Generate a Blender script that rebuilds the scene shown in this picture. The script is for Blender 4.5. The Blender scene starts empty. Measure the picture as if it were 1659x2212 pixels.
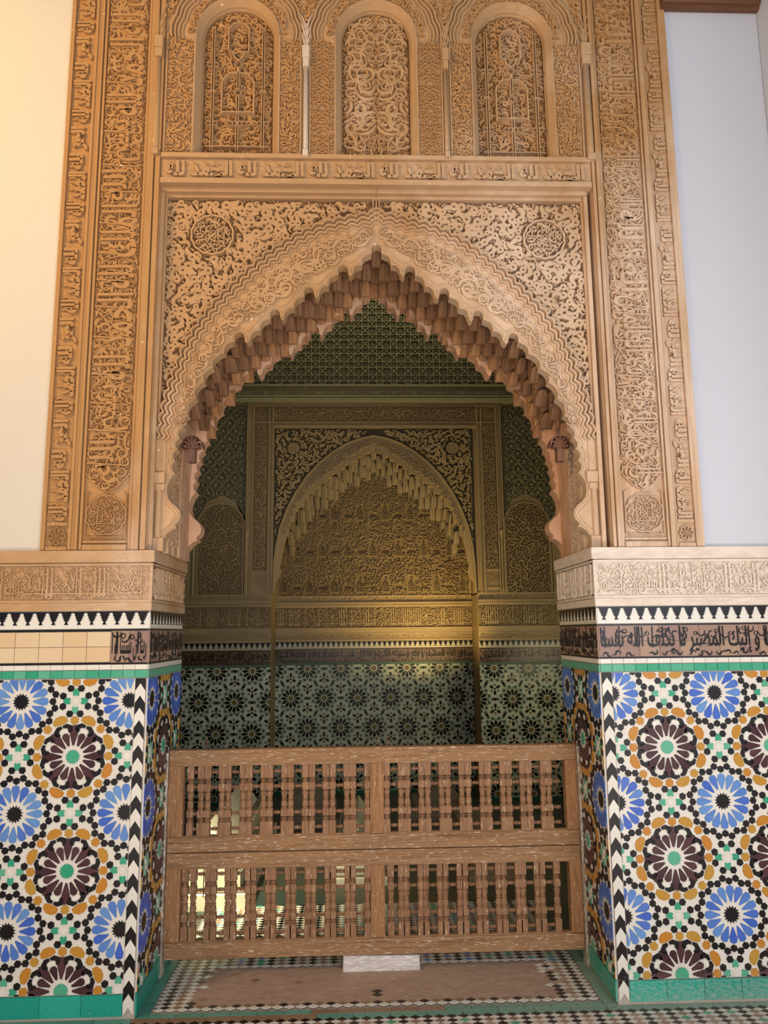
import bpy, math, random
import numpy as np
from mathutils import Matrix, Vector
rad = math.radians
SC = bpy.context.scene
COL = SC.collection

# ------------------------------------------------------------------ camera
CAM = (-.0355, -3.2, 1.45)
cd = bpy.data.cameras.new('camera'); cam = bpy.data.objects.new('camera', cd); COL.objects.link(cam)
_y, _p, _r = rad(2.0997), rad(9.0258), rad(-.5975)
_f = Vector((math.sin(_y)*math.cos(_p), math.cos(_y)*math.cos(_p), math.sin(_p)))
_x = Vector((math.cos(_y), -math.sin(_y), 0)); _u = _x.cross(_f)
_x, _u = _x*math.cos(_r)+_u*math.sin(_r), _u*math.cos(_r)-_x*math.sin(_r)
M = Matrix((( _x.x, _u.x, -_f.x, CAM[0]), (_x.y, _u.y, -_f.y, CAM[1]), (_x.z, _u.z, -_f.z, CAM[2]), (0, 0, 0, 1)))
cam.matrix_world = M
cd.sensor_fit = 'VERTICAL'; cd.sensor_height = 36; cd.lens = 36*1640.2/2212
cd.clip_end = 100
SC.camera = cam

# ------------------------------------------------------------------ sky, lights, exposure
w = bpy.data.worlds.new('sky'); SC.world = w; w.use_nodes = True
bg = w.node_tree.nodes['Background']; bg.inputs[0].default_value = (.78, .87, 1, 1); bg.inputs[1].default_value = .30

def area(name, loc, to, sx, sy, power, color):
    l = bpy.data.lights.new(name, 'AREA'); l.shape = 'RECTANGLE'; l.size = sx; l.size_y = sy
    l.energy = power; l.color = color
    o = bpy.data.objects.new(name, l); COL.objects.link(o); o.location = loc
    o.rotation_euler = (Vector(to)-Vector(loc)).to_track_quat('-Z', 'Y').to_euler()
    return o
area('sunlit_floor_bounce', (.3, -2.5, .05), (.3, -2.2, 2), 3.2, 1.2, 95, (1, .87, .76))
area('courtyard_light', (.5, -5.2, 1.2), (.1, 0, 2.2), 3.0, 1.8, 85, (1, .92, .84))
area('courtyard_daylight', (2.2, -4.4, 2.2), (.9, 0, 1.4), 1.8, 1.8, 55, (.76, .86, 1))
area('warm_lamp_light', (-2.6, -2.1, 4.1), (-1.3, 0, 3.2), .7, .7, 58, (1, .60, .17))
l = area('chamber_glow_fill', (.72, 3.28, .95), (.36, 4.1, 2.4), .3, .2, 11, (1, .70, .28)); l.data.spread = rad(110)  # added fill raking the back wall, no lamp stands here
l = area('tomb_fill', (-1.25, .74, 1.5), (-.88, 1.25, .2), .2, .2, 9, (1, .88, .55)); l.data.spread = rad(60)  # added fill that brightens the left tomb, no window here
area('chamber_side_light', (1.9, 2.3, 1.2), (.3, 3.7, 2.4), .6, .6, 8, (1, .88, .55))
area('chamber_grazing_fill', (.2, 3.15, 5.12), (.2, 3.75, 2.2), 3.2, .12, 13, (1, .93, .66))  # added grazing light for relief contrast, the ceiling has no opening
SC.view_settings.view_transform = 'Standard'; SC.view_settings.look = 'None'
SC.view_settings.gamma = 1; SC.view_settings.use_curve_mapping = False
SC.view_settings.exposure = 0.25

# ------------------------------------------------------------------ materials
def nodes(name):
    m = bpy.data.materials.new(name); m.use_nodes = True
    nt = m.node_tree; return m, nt, nt.nodes['Principled BSDF']
def N(nt, t, **k):
    n = nt.nodes.new(t)
    for a, b in k.items(): setattr(n, a, b)
    return n
def noise(nt, scale, detail=4, rough=.6, vec=None, dist=0):
    n = N(nt, 'ShaderNodeTexNoise'); n.inputs['Scale'].default_value = scale; n.inputs['Detail'].default_value = detail
    n.inputs['Roughness'].default_value = rough; n.inputs['Distortion'].default_value = dist
    if vec is not None: nt.links.new(vec, n.inputs['Vector'])
    return n.outputs['Fac']
def pos(nt, sx=1, sy=1, sz=1):
    g = N(nt, 'ShaderNodeNewGeometry'); m = N(nt, 'ShaderNodeMapping'); m.inputs['Scale'].default_value = (sx, sy, sz)
    nt.links.new(g.outputs['Position'], m.inputs['Vector']); return m.outputs['Vector']
def ramp(nt, fac, a, b, ca=(0, 0, 0, 1), cb=(1, 1, 1, 1)):
    r = N(nt, 'ShaderNodeValToRGB'); r.color_ramp.elements[0].position = a; r.color_ramp.elements[1].position = b
    r.color_ramp.elements[0].color = ca; r.color_ramp.elements[1].color = cb
    nt.links.new(fac, r.inputs[0]); return r.outputs[0]
def mix(nt, fac, a, b):
    m = N(nt, 'ShaderNodeMix', data_type='RGBA')
    for i, v in ((0, fac), (6, a), (7, b)):
        if hasattr(v, 'links'): nt.links.new(v, m.inputs[i])
        else: m.inputs[i].default_value = v if i == 0 else (*v, 1)[:4]
    return m.outputs[2]
def math_(nt, op, a, b, clamp=False):
    m = N(nt, 'ShaderNodeMath', operation=op); m.use_clamp = clamp
    for i, v in enumerate((a, b)):
        if hasattr(v, 'links'): nt.links.new(v, m.inputs[i])
        else: m.inputs[i].default_value = v
    return m.outputs[0]
def bump(nt, b, h, s, d):
    n = N(nt, 'ShaderNodeBump'); n.inputs['Strength'].default_value = s; n.inputs['Distance'].default_value = d
    nt.links.new(h, n.inputs['Height']); nt.links.new(n.outputs[0], b.inputs['Normal'])
def stucco(name, warm, pale, bias=0., rough=.85):
    # limewashed stucco: the brown patina survives high up, the lower right has been bleached
    m, nt, b = nodes(name)
    g = N(nt, 'ShaderNodeNewGeometry'); s = N(nt, 'ShaderNodeSeparateXYZ'); nt.links.new(g.outputs['Position'], s.inputs[0])
    hz = math_(nt, 'MULTIPLY_ADD', s.outputs[2], -.18); hz.node.inputs[2].default_value = .90
    hx = math_(nt, 'MULTIPLY_ADD', s.outputs[0], .20); nt.links.new(hz, hx.node.inputs[2])
    n = noise(nt, 1.6, 6, .62, pos(nt, 1, 1, .55), .6)
    t = math_(nt, 'ADD', hx, math_(nt, 'MULTIPLY', math_(nt, 'SUBTRACT', n, .5), 1.5))
    t = math_(nt, 'ADD', t, bias)
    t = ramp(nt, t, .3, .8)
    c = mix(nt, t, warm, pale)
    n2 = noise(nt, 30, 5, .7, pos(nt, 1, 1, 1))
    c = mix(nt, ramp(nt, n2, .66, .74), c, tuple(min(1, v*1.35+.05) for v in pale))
    c = mix(nt, ramp(nt, noise(nt, 9, 5, .7), .35, .6, (.35, .35, .35, 1), (0, 0, 0, 1)), c, tuple(v*.62 for v in warm))
    nt.links.new(c, b.inputs['Base Color']); b.inputs['Roughness'].default_value = rough
    b.inputs['Specular IOR Level'].default_value = .25
    bump(nt, b, noise(nt, 160, 5, .7), .35, .002)
    return m
def glaze(name, ca, cb, rough=.22, wear=.55, cells=True):
    m, nt, b = nodes(name)
    oi = N(nt, 'ShaderNodeObjectInfo')
    n = noise(nt, 14, 2, .5)
    f = math_(nt, 'ADD', math_(nt, 'MULTIPLY', oi.outputs['Random'], .8), math_(nt, 'MULTIPLY', math_(nt, 'SUBTRACT', n, .5), 1.1))
    c = mix(nt, ramp(nt, f, .1, .9), ca, cb)
    g = N(nt, 'ShaderNodeNewGeometry'); s = N(nt, 'ShaderNodeSeparateXYZ'); nt.links.new(g.outputs['Position'], s.inputs[0])
    lo = math_(nt, 'MULTIPLY_ADD', s.outputs[2], -3.2); lo.node.inputs[2].default_value = .95
    lx = math_(nt, 'MULTIPLY_ADD', s.outputs[0], .22); nt.links.new(lo, lx.node.inputs[2]); lo = lx
    d = math_(nt, 'ADD', math_(nt, 'MULTIPLY', lo, .5, True), math_(nt, 'MULTIPLY', math_(nt, 'SUBTRACT', noise(nt, 7, 6, .75), .5), 1.3))
    d = ramp(nt, d, .42, .72)
    c = mix(nt, math_(nt, 'MULTIPLY', d, wear), c, (.47, .40, .34))
    chip = ramp(nt, noise(nt, 70, 3, .5), .735, .76)
    c = mix(nt, math_(nt, 'MULTIPLY', chip, .8), c, (.42, .31, .22))
    nt.links.new(c, b.inputs['Base Color'])
    nt.links.new(math_(nt, 'ADD', math_(nt, 'MULTIPLY', d, .5), rough), b.inputs['Roughness'])
    b.inputs['Specular IOR Level'].default_value = .32
    bump(nt, b, noise(nt, 22, 3, .5), .2, .003)
    return m
def wood(name, ca, cb, fleck, axis, rough=.75, fl=.62):
    m, nt, b = nodes(name)
    sc = {'x': (3, 60, 60), 'z': (60, 60, 3)}[axis]
    n = noise(nt, 1.6, 6, .65, pos(nt, *sc), .8)
    c = mix(nt, ramp(nt, n, .38, .66), ca, cb)
    c = mix(nt, ramp(nt, noise(nt, 2.2, 3, .5), .35, .7), c, tuple(v*.8 for v in ca))
    sc2 = {'x': (26, 150, 150), 'z': (150, 150, 26)}[axis]
    f = ramp(nt, noise(nt, 1.2, 4, .6, pos(nt, *sc2)), fl, fl+.07)
    c = mix(nt, math_(nt, 'MULTIPLY', f, .85), c, fleck)
    nt.links.new(c, b.inputs['Base Color']); b.inputs['Roughness'].default_value = rough
    b.inputs['Specular IOR Level'].default_value = .3
    bump(nt, b, n, .7, .004)
    return m
def plain(name, c, c2=None, rough=.8, sc=6, bs=.2, bd=.002):
    m, nt, b = nodes(name)
    cc = mix(nt, ramp(nt, noise(nt, sc, 5, .6), .35, .65), c, c2 or tuple(v*.85 for v in c))
    nt.links.new(cc, b.inputs['Base Color']); b.inputs['Roughness'].default_value = rough
    bump(nt, b, noise(nt, 60, 4, .6), bs, bd)
    return m
WARM, PALE = (.43, .23, .09), (.66, .49, .36)
STU = stucco('carved_stucco', WARM, PALE)
STU2 = stucco('smooth_stucco', (.47, .28, .135), (.69, .52, .385), .03)
STUB = stucco('bleached_stucco', (.58, .42, .27), (.72, .62, .53), .42)
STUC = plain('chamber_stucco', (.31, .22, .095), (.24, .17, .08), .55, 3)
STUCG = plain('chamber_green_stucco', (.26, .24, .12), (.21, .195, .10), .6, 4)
GRD = plain('dark_shade_ground', (.085, .07, .034), (.065, .055, .028), .8, 8)  # groove shade behind the chamber relief, put into the ground colour
GRM = plain('ochre_shade_ground', (.17, .12, .05), (.14, .095, .042), .8, 8)  # milder groove shade, likewise put into the colour
SOFF = plain('pink_limewash', (.64, .40, .27), (.50, .26, .13), .7, 5)
WHITE = plain('cool_light_plaster', (.53, .54, .60), (.52, .525, .58), .7, 2, .08)  # white plaster, cool daylight tint put into its colour
WHL = plain('warm_light_plaster', (.60, .55, .47), (.585, .53, .455), .7, 2, .08)  # the same white plaster, warm light put into its colour
BLACK = glaze('black_glaze', (.006, .005, .006), (.014, .010, .010), .3, .22)
PURP = glaze('aubergine_glaze', (.050, .020, .026), (.085, .036, .040), .22, .3)
BLUE = glaze('blue_glaze', (.045, .11, .46), (.14, .29, .55), .2, .25)
ORNG = glaze('honey_glaze', (.47, .19, .025), (.44, .26, .045), .22, .4)
GREEN = glaze('green_glaze', (.03, .30, .17), (.12, .40, .27), .22, .35)
WHT = glaze('white_glaze', (.70, .67, .60), (.64, .60, .53), .25, .5)
TEAL = glaze('teal_glaze', (.012, .27, .20), (.03, .36, .27), .22, .45)
BEIGE = glaze('beige_glaze', (.62, .44, .26), (.66, .52, .34), .25, .2)
TAN = glaze('tan_glaze', (.27, .165, .13), (.36, .24, .16), .3, .2)
BROWN = glaze('brown_glaze', (.20, .12, .07), (.30, .19, .12), .35, .5)
SAGE = glaze('sage_glaze', (.06, .115, .09), (.10, .14, .10), .2, .1)
DARKG = glaze('dark_glaze', (.008, .010, .006), (.018, .016, .008), .2, .05)
GOLD = glaze('gold_glaze', (.17, .12, .03), (.15, .10, .05), .25, .1)
NET = plain('pale_glaze_net', (.50, .53, .42), (.44, .47, .38), .5, 5)
for _m in (SAGE, DARKG, GOLD, NET): _m.node_tree.nodes['Principled BSDF'].inputs['Specular IOR Level'].default_value = .12
TERRA = plain('worn_terracotta', (.46, .33, .25), (.36, .24, .175), .75, 8, .4, .003)
MORT = plain('mortar', (.42, .35, .28), (.36, .30, .25), .9, 12)
WX = wood('weathered_wood_rail', (.37, .205, .10), (.15, .075, .035), (.66, .52, .40), 'x', .8, .59)
WZ = wood('weathered_wood_stile', (.38, .19, .085), (.16, .075, .03), (.60, .46, .33), 'z', .8, .59)
WS = wood('turned_wood', (.35, .185, .095), (.15, .075, .038), (.58, .45, .33), 'z', .7, .6)
WP = wood('grey_post_wood', (.32, .24, .17), (.44, .37, .30), (.72, .68, .62), 'z', .85, .52)
WB = wood('whitewashed_wood', (.62, .56, .53), (.52, .45, .42), (.75, .72, .70), 'x', .85, .5)
BEAM = wood('dark_cedar', (.16, .07, .035), (.10, .045, .025), (.25, .13, .07), 'x')
MARB = plain('cream_marble', (.80, .76, .60), (.72, .68, .54), .35, 5, .05)
MARD = plain('brown_marble', (.24, .19, .13), (.20, .15, .10), .3, 5, .05)

# ------------------------------------------------------------------ mesh helpers
class Fr:                      # plane frame: (u, v, h) -> world
    def __init__(s, o, u, v):
        s.o = np.array(o, float); s.u = np.array(u, float); s.v = np.array(v, float); s.n = np.cross(s.u, s.v)
    def P(s, a):
        a = np.asarray(a, float); return s.o+a[:, :1]*s.u+a[:, 1:2]*s.v+a[:, 2:3]*s.n
    def at(s, u, v, h=0, ang=0, sc=1):
        c, q = math.cos(ang), math.sin(ang)
        X = (s.u*c+s.v*q)*sc; Y = (s.v*c-s.u*q)*sc; Z = s.n*sc; O = s.o+s.u*u+s.v*v+s.n*h
        return Matrix([[X[i], Y[i], Z[i], O[i]] for i in range(3)]+[[0, 0, 0, 1]])
def front(y=0.): return Fr((0, y, 0), (1, 0, 0), (0, 0, 1))
F0 = front(); FLOOR = Fr((0, 0, 0), (1, 0, 0), (0, 1, 0))
XL, XR, JD = -.893, .978, .59
JL = Fr((XL, 0, 0), (0, 1, 0), (0, 0, 1)); JR = Fr((XR, 0, 0), (0, -1, 0), (0, 0, 1))

_jit = [0]
def jitter(k=.0007):
    _jit[0] = (_jit[0]+.6180339) % 1; return _jit[0]*k
class MB:
    def __init__(s): s.v = []; s.f = []; s.n = 0
    def add(s, vs, fs):
        vs = np.asarray(vs, float).reshape(-1, 3); s.v.append(vs); n = s.n
        s.f += [tuple(i+n for i in f) for f in fs]; s.n += len(vs)
    def prism(s, poly, h0, h1, bev=0.):
        p = np.asarray(poly, float)
        a = np.sum(p[:, 0]*np.roll(p[:, 1], -1)-np.roll(p[:, 0], -1)*p[:, 1])
        if a < 0: p = p[::-1]
        n = len(p); lv = [(p, h0)]
        if bev:
            c = p.mean(0); d = c-p; L = np.linalg.norm(d, axis=1)[:, None]+1e-9
            lv += [(p, h1-bev), (p+d/L*bev, h1)]
        else: lv.append((p, h1))
        vs = np.vstack([np.column_stack([q, np.full(n, h)]) for q, h in lv]); fs = []
        for k in range(len(lv)-1):
            for i in range(n):
                j = (i+1) % n; fs.append((k*n+i, k*n+j, (k+1)*n+j, (k+1)*n+i))
        fs.append(tuple((len(lv)-1)*n+i for i in range(n))); fs.append(tuple(range(n-1, -1, -1)))
        s.add(vs, fs)
    def box(s, u0, u1, v0, v1, h0, h1, bev=0.):
        s.prism([(u0, v0), (u1, v0), (u1, v1), (u0, v1)], h0, h1, bev)
    def ribbon(s, path, wd, h0, h1, top=.7, crest=0., closed=False):
        p = np.asarray(path, float); n = len(p)
        if n < 2: return
        h1 = h1+jitter()
        w_ = (np.full(n, wd) if np.isscalar(wd) else np.asarray(wd, float))/2
        if closed: t = np.roll(p, -1, 0)-np.roll(p, 1, 0)
        else:
            t = np.empty_like(p); t[1:-1] = p[2:]-p[:-2]; t[0] = p[1]-p[0]; t[-1] = p[-1]-p[-2]
        t /= np.linalg.norm(t, axis=1)[:, None]+1e-9
        m = np.column_stack([-t[:, 1], t[:, 0]])
        W = w_[:, None]; H = np.full((n, 1), h0); T = np.full((n, 1), h1)
        cols = [np.hstack([p+m*W, H]), np.hstack([p+m*W*top, T])]
        if crest: cols.append(np.hstack([p, T+crest]))
        cols += [np.hstack([p-m*W*top, T]), np.hstack([p-m*W, H])]
        k = len(cols); vs = np.stack(cols, 1).reshape(-1, 3); fs = []
        for i in range(n if closed else n-1):
            j = (i+1) % n
            for c in range(k-1): fs.append((i*k+c+1, i*k+c, j*k+c, j*k+c+1))
        if not closed: fs.append(tuple(range(k-1, -1, -1))); fs.append(tuple((n-1)*k+c for c in range(k)))
        s.add(vs, fs)
    def lathe(s, prof, c=(0, 0), seg=10, sq=None):   # around local v axis: prof (r, v)
        vs = []; n = len(prof)
        for r, v in prof:
            for i in range(seg):
                a = 2*math.pi*(i+.5)/seg; vs.append((c[0]+r*math.cos(a), v, c[1]+r*math.sin(a)))
        fs = []
        for k in range(n-1):
            for i in range(seg):
                j = (i+1) % seg; fs.append((k*seg+i, (k+1)*seg+i, (k+1)*seg+j, k*seg+j))
        fs.append(tuple(range(seg))); fs.append(tuple((n-1)*seg+i for i in range(seg-1, -1, -1)))
        s.add(vs, fs)
    def join(s, o, f=None):
        for v in o.v: s.v.append(f(v) if f else v)
        s.f += [tuple(i+s.n for i in q) for q in o.f]; s.n += o.n
    def mesh(s, name, mat, fr=None, off=(0, 0, 0), smooth=False):
        v = np.vstack(s.v) if s.v else np.zeros((0, 3))
        if fr is not None: v = fr.P(v)
        v = v-np.array(off, float)
        me = bpy.data.meshes.new(name); me.from_pydata(v.tolist(), [], s.f)
        if mat: me.materials.append(mat)
        if smooth: me.polygons.foreach_set('use_smooth', [True]*len(me.polygons))
        return me
    def build(s, name, mat, parent=None, fr=None, smooth=False, kind=None):
        off = tuple(parent.location) if parent is not None else (0, 0, 0)
        o = bpy.data.objects.new(name, s.mesh(name, mat, fr, off, smooth)); COL.objects.link(o)
        if parent is not None: o.parent = parent
        if kind: o['kind'] = kind
        return o
def tag(o, label=None, cat=None, group=None, kind=None):
    if label: o['label'] = label
    if cat: o['category'] = cat
    if group: o['group'] = group
    if kind: o['kind'] = kind
    return o
def empty(name, loc, label, cat, group=None, kind=None):
    o = bpy.data.objects.new(name, None); COL.objects.link(o); o.location = loc; o.empty_display_size = .05
    return tag(o, label, cat, group, kind)
def inst(name, me, parent, M, mat=None):
    o = bpy.data.objects.new(name, me); COL.objects.link(o)
    if parent is not None:
        o.parent = parent; M = Matrix.Translation(-Vector(parent.location)) @ M
    o.matrix_basis = M
    return o
def clip(poly, r):             # Sutherland-Hodgman against rect (u0,u1,v0,v1)
    P = [tuple(p) for p in poly]
    for ax, lim, sg in ((0, r[0], 1), (0, r[1], -1), (1, r[2], 1), (1, r[3], -1)):
        Q = []
        for i in range(len(P)):
            a, b = P[i], P[(i+1) % len(P)]; da = (a[ax]-lim)*sg; db = (b[ax]-lim)*sg
            if da >= 0: Q.append(a)
            if (da >= 0) != (db >= 0):
                t = da/(da-db); Q.append((a[0]+(b[0]-a[0])*t, a[1]+(b[1]-a[1])*t))
        P = Q
        if not P: break
    return P
def star(n, R, r, a0=0): return [((R if i % 2 == 0 else r)*math.cos(a0+math.pi*i/n), (R if i % 2 == 0 else r)*math.sin(a0+math.pi*i/n)) for i in range(2*n)]
def arc(cx, cz, r, a0, a1, n): return [(cx+r*math.cos(a0+(a1-a0)*i/n), cz+r*math.sin(a0+(a1-a0)*i/n)) for i in range(n+1)]

# ------------------------------------------------------------------ arabesque packing
def pip(poly, X, Y):
    p = np.asarray(poly, float); q = np.roll(p, -1, 0); r = np.zeros(X.shape, bool)
    for (x0, y0), (x1, y1) in zip(p, q):
        if y0 == y1: continue
        c = ((y0 > Y) != (y1 > Y)) & (X < (x1-x0)*(Y-y0)/(y1-y0)+x0); r ^= c
    return r
def curve_path(k, ds, th=0.):
    x = y = 0.; P = [(0, 0)]
    for q in k: th += q*ds; x += math.cos(th)*ds; y += math.sin(th)*ds; P.append((x, y))
    return np.array(P)
def motif(kind, R):
    if kind == 'scroll':
        n1, n2 = R.randint(9, 11), R.randint(6, 9); kk = [1/.74]*n1+[-R.uniform(.3, 1.0)]*n2
        P = curve_path(kk, .44); n = len(P); w_ = np.full(n, .92); w_[0] = .6
        t = np.linspace(0, 1, n2+1); w_[n1:] = .92+.75*np.sin(t*math.pi)-.75*t**2
        w_[-1] = .12
    elif kind == 'vine':
        n1, n2 = R.randint(12, 16), R.randint(7, 12); kk = [1/.6+(1-1/.6)*i/n1 for i in range(n1)]+[-R.uniform(.3, .9)]*n2
        P = curve_path(kk, .42); n = len(P); w_ = np.full(n, .32); w_[0] = .5; t = np.linspace(0, 1, n2+1)
        w_[n1:] = .32+.35*np.sin(t*math.pi)**2; w_[-1] = .08
    elif kind == 'ess':
        n = 12; kk = [1.1]*5+[-1.0]*7; P = curve_path(kk, .45); t = np.linspace(0, 1, len(P)); w_ = .2+.75*np.sin(t*math.pi)**1.3
    elif kind == 'leaf':
        kk = [R.uniform(.2, .6)]*6; P = curve_path(kk, .36); t = np.linspace(0, 1, len(P)); w_ = .12+.8*np.sin(t**.8*math.pi)
    else:
        kk = [.0]*3; P = curve_path(kk, .3); w_ = np.array([.2, .6, .5, .1])
    c = P.mean(0); return P-c, w_
def pack(poly, spec, seed=1, holes=(), cell=.004, mirror=None, over=.10):
    """fill polygon with scrolls; spec=[(kind, scale, tries)]; returns [(path, widths)]"""
    R = random.Random(seed); p = np.asarray(poly, float); x0, y0 = p.min(0); x1, y1 = p.max(0)
    nx, ny = int((x1-x0)/cell)+1, int((y1-y0)/cell)+1
    X, Y = np.meshgrid(x0+(np.arange(nx)+.5)*cell, y0+(np.arange(ny)+.5)*cell, indexing='ij')
    occ = ~pip(p, X, Y)
    for h in holes: occ |= pip(h, X, Y)
    out = []
    bank = {}
    for kind, sc, tries in spec:
        if kind not in bank: bank[kind] = [motif(kind, R) for _ in range(10)]
        for _ in range(tries):
            free = None
            cx, cy = R.uniform(x0, x1), R.uniform(y0, y1)
            if occ[int((cx-x0)/cell), int((cy-y0)/cell)] and R.random() < .8: continue
            P, w_ = R.choice(bank[kind]); a = R.uniform(0, 6.283); s = sc*R.uniform(.85, 1.15)
            c, q = math.cos(a)*s, math.sin(a)*s; fl = R.choice((1, -1))
            Q = np.column_stack([P[:, 0]*c-P[:, 1]*fl*q, P[:, 0]*q+P[:, 1]*fl*c])+(cx, cy)
            t = np.gradient(Q, axis=0); t /= np.linalg.norm(t, axis=1)[:, None]+1e-9
            m = np.column_stack([-t[:, 1], t[:, 0]])*(w_[:, None]*s*.5)
            S = np.vstack([Q, Q+m, Q-m, (Q[1:]+Q[:-1])/2])
            I = ((S-(x0, y0))/cell).astype(int)
            if (I < 0).any() or (I[:, 0] >= nx).any() or (I[:, 1] >= ny).any(): continue
            if occ[I[:, 0], I[:, 1]].mean() > over: continue
            occ[I[:, 0], I[:, 1]] = True
            out.append((Q, w_*s))
            if mirror is not None: out.append((np.column_stack([2*mirror-Q[:, 0], Q[:, 1]])[::-1], (w_*s)[::-1]))
    return out
def relief(mb, items, h0, h1, top=.78, crest=0., ws=1.):
    for Q, w_ in items: mb.ribbon(Q, w_*ws, h0, h1, top, crest)
def rect(u0, u1, v0, v1): return [(u0, v0), (u1, v0), (u1, v1), (u0, v1)]

# ------------------------------------------------------------------ Arabic lettering as geometry
_A = {'ا': (0xFE8D, 2), 'أ': (0xFE83, 2), 'إ': (0xFE87, 2), 'ؤ': (0xFE85, 2), 'ب': (0xFE8F, 4), 'ة': (0xFE93, 2), 'ت': (0xFE95, 4),
      'ث': (0xFE99, 4), 'ج': (0xFE9D, 4), 'ح': (0xFEA1, 4), 'خ': (0xFEA5, 4), 'د': (0xFEA9, 2), 'ذ': (0xFEAB, 2), 'ر': (0xFEAD, 2),
      'ز': (0xFEAF, 2), 'س': (0xFEB1, 4), 'ش': (0xFEB5, 4), 'ص': (0xFEB9, 4), 'ض': (0xFEBD, 4), 'ط': (0xFEC1, 4), 'ظ': (0xFEC5, 4),
      'ع': (0xFEC9, 4), 'غ': (0xFECD, 4), 'ف': (0xFED1, 4), 'ق': (0xFED5, 4), 'ك': (0xFED9, 4), 'ل': (0xFEDD, 4), 'م': (0xFEE1, 4),
      'ن': (0xFEE5, 4), 'ه': (0xFEE9, 4), 'و': (0xFEED, 2), 'ى': (0xFEEF, 2), 'ي': (0xFEF1, 4), 'L': (0xFEFB, 2)}
def shape_ar(s):
    s = s.replace('لا', 'L'); out = []; prev = False
    for i, ch in enumerate(s):
        if ch not in _A: out.append(ch); prev = False; continue
        base, n = _A[ch]; nxt = i+1 < len(s) and s[i+1] in _A
        if n == 4 and nxt: out.append(chr(base+(3 if prev else 2))); prev = True
        else: out.append(chr(base+(1 if prev else 0))); prev = False
    return ''.join(reversed(out))
_tc = {}
def text_mb(s, off=.0, ext=.5, res=2):
    """lettering in a unit box: u 0..1, v 0..1, h 0..1"""
    key = (s, off, res)
    if key not in _tc:
        c = bpy.data.curves.new('lettering', 'FONT'); c.body = shape_ar(s); c.resolution_u = res; c.offset = off; c.extrude = ext
        o = bpy.data.objects.new('lettering', c); me = bpy.data.meshes.new_from_object(o)
        v = np.empty(len(me.vertices)*3); me.vertices.foreach_get('co', v); v = v.reshape(-1, 3)
        f = [tuple(p.vertices) for p in me.polygons]
        par = list(range(len(v)))            # each letter a hair higher than the next, so overlaps stay clean
        def find(i):
            while par[i] != i: par[i] = par[par[i]]; i = par[i]
            return i
        for q in f:
            r0 = find(q[0])
            for i in q[1:]: par[find(i)] = r0
        jt = {}; add = np.array([jt.setdefault(find(i), jitter(.06)) for i in range(len(v))])
        lo, hi = v.min(0), v.max(0); asp = (hi[0]-lo[0])/(hi[1]-lo[1]); v = (v-lo)/(hi-lo); v[:, 2] = np.where(v[:, 2] > .5, 1+add, 0)
        bpy.data.objects.remove(o); bpy.data.curves.remove(c); bpy.data.meshes.remove(me)
        _tc[key] = (v, f, asp)
    return _tc[key]
def put_text(mb, s, u0, u1, v0, v1, h0, h1, rot=0, off=.0):
    """rot=1: reads upwards, the tops of the letters to the left; rot=-1: reads downwards"""
    v, f, asp = text_mb(s, off)
    if rot == 0: q = np.column_stack([u0+v[:, 0]*(u1-u0), v0+v[:, 1]*(v1-v0), h0+v[:, 2]*(h1-h0)])
    elif rot == 1: q = np.column_stack([u1-v[:, 1]*(u1-u0), v0+v[:, 0]*(v1-v0), h0+v[:, 2]*(h1-h0)])
    else: q = np.column_stack([u0+v[:, 1]*(u1-u0), v1-v[:, 0]*(v1-v0), h0+v[:, 2]*(h1-h0)])
    mb.add(q, f)

# ================================================================== THE SETTING: walls, floor
PX0, PX1 = -1.355, 1.46         # carved portal, left and right outer edge
XW = 1.92                       # side wall at the right
b = MB(); b.box(-2.7, 2.7, -6.2, 0.02, -.2, 0); b.box(-2.7, 2.9, .02, 4.6, -.2, -.004)
floor = tag(b.build('floor', MORT, None, FLOOR), 'mosaic floor of small lozenge tiles in front of and behind the wooden gate', 'floor', None, 'structure')
b = MB(); b.box(-2.7, XL, 0, 1.8, -JD, 0)
wall_left = tag(b.build('wall_left', MORT, None, F0), 'tiled wall left of the niche under white plaster coloured by warm light', 'wall', None, 'structure')
b = MB(); b.box(-2.7, PX0+.02, 1.795, 4.95, -JD, -.006); pl = b.build('plaster', WHL, wall_left, F0)
b = MB(); b.box(XR, XW+.4, 0, 1.8, -JD, 0)
wall_right = tag(b.build('wall_right', MORT, None, F0), 'tiled wall right of the niche under white plaster coloured by cool daylight', 'wall', None, 'structure')
b = MB(); b.box(PX1-.02, XW+.4, 1.795, 4.95, -JD, -.006); b.build('plaster', WHITE, wall_right, F0)
b = MB(); b.box(XW, XW+.4, -.9, 0.0, 0, 4.95)
tag(b.build('wall_side', WHITE, None, FLOOR), 'narrow return of white plaster wall at the far right edge', 'wall', None, 'structure')

XC = .0625                      # axis of the carved arch
ROOF = [(0, 3.36), (.155, 3.27), (.31, 3.16), (.46, 3.05), (.62, 2.94), (.75, 2.82), (.85, 2.68), (.905, 2.54), (.935, 2.40), (.948, 2.2), (.948, 1.80)]
wf = MB()
wf.box(PX0, -.919, 1.80, 4.95, -JD, -.012); wf.box(1.061, PX1, 1.80, 4.95, -JD, -.012)
wf.box(-.919, 1.061, 3.47, 4.95, -JD, -.075)
for s, edge in ((-1, -.919), (1, 1.061)):
    P = [(XC+s*d, z) for d, z in ROOF]+[(edge, 1.80), (edge, 3.47), (XC, 3.47)]
    wf.prism(P, -JD+.02, -.10)
wf.box(-2.7, 2.7, 4.95, 5.1, -.9, -.3)
wall_portal = tag(wf.build('wall_portal', STU2, None, F0), 'golden brown stucco wall around the pointed niche opening', 'wall', None, 'structure')

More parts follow.
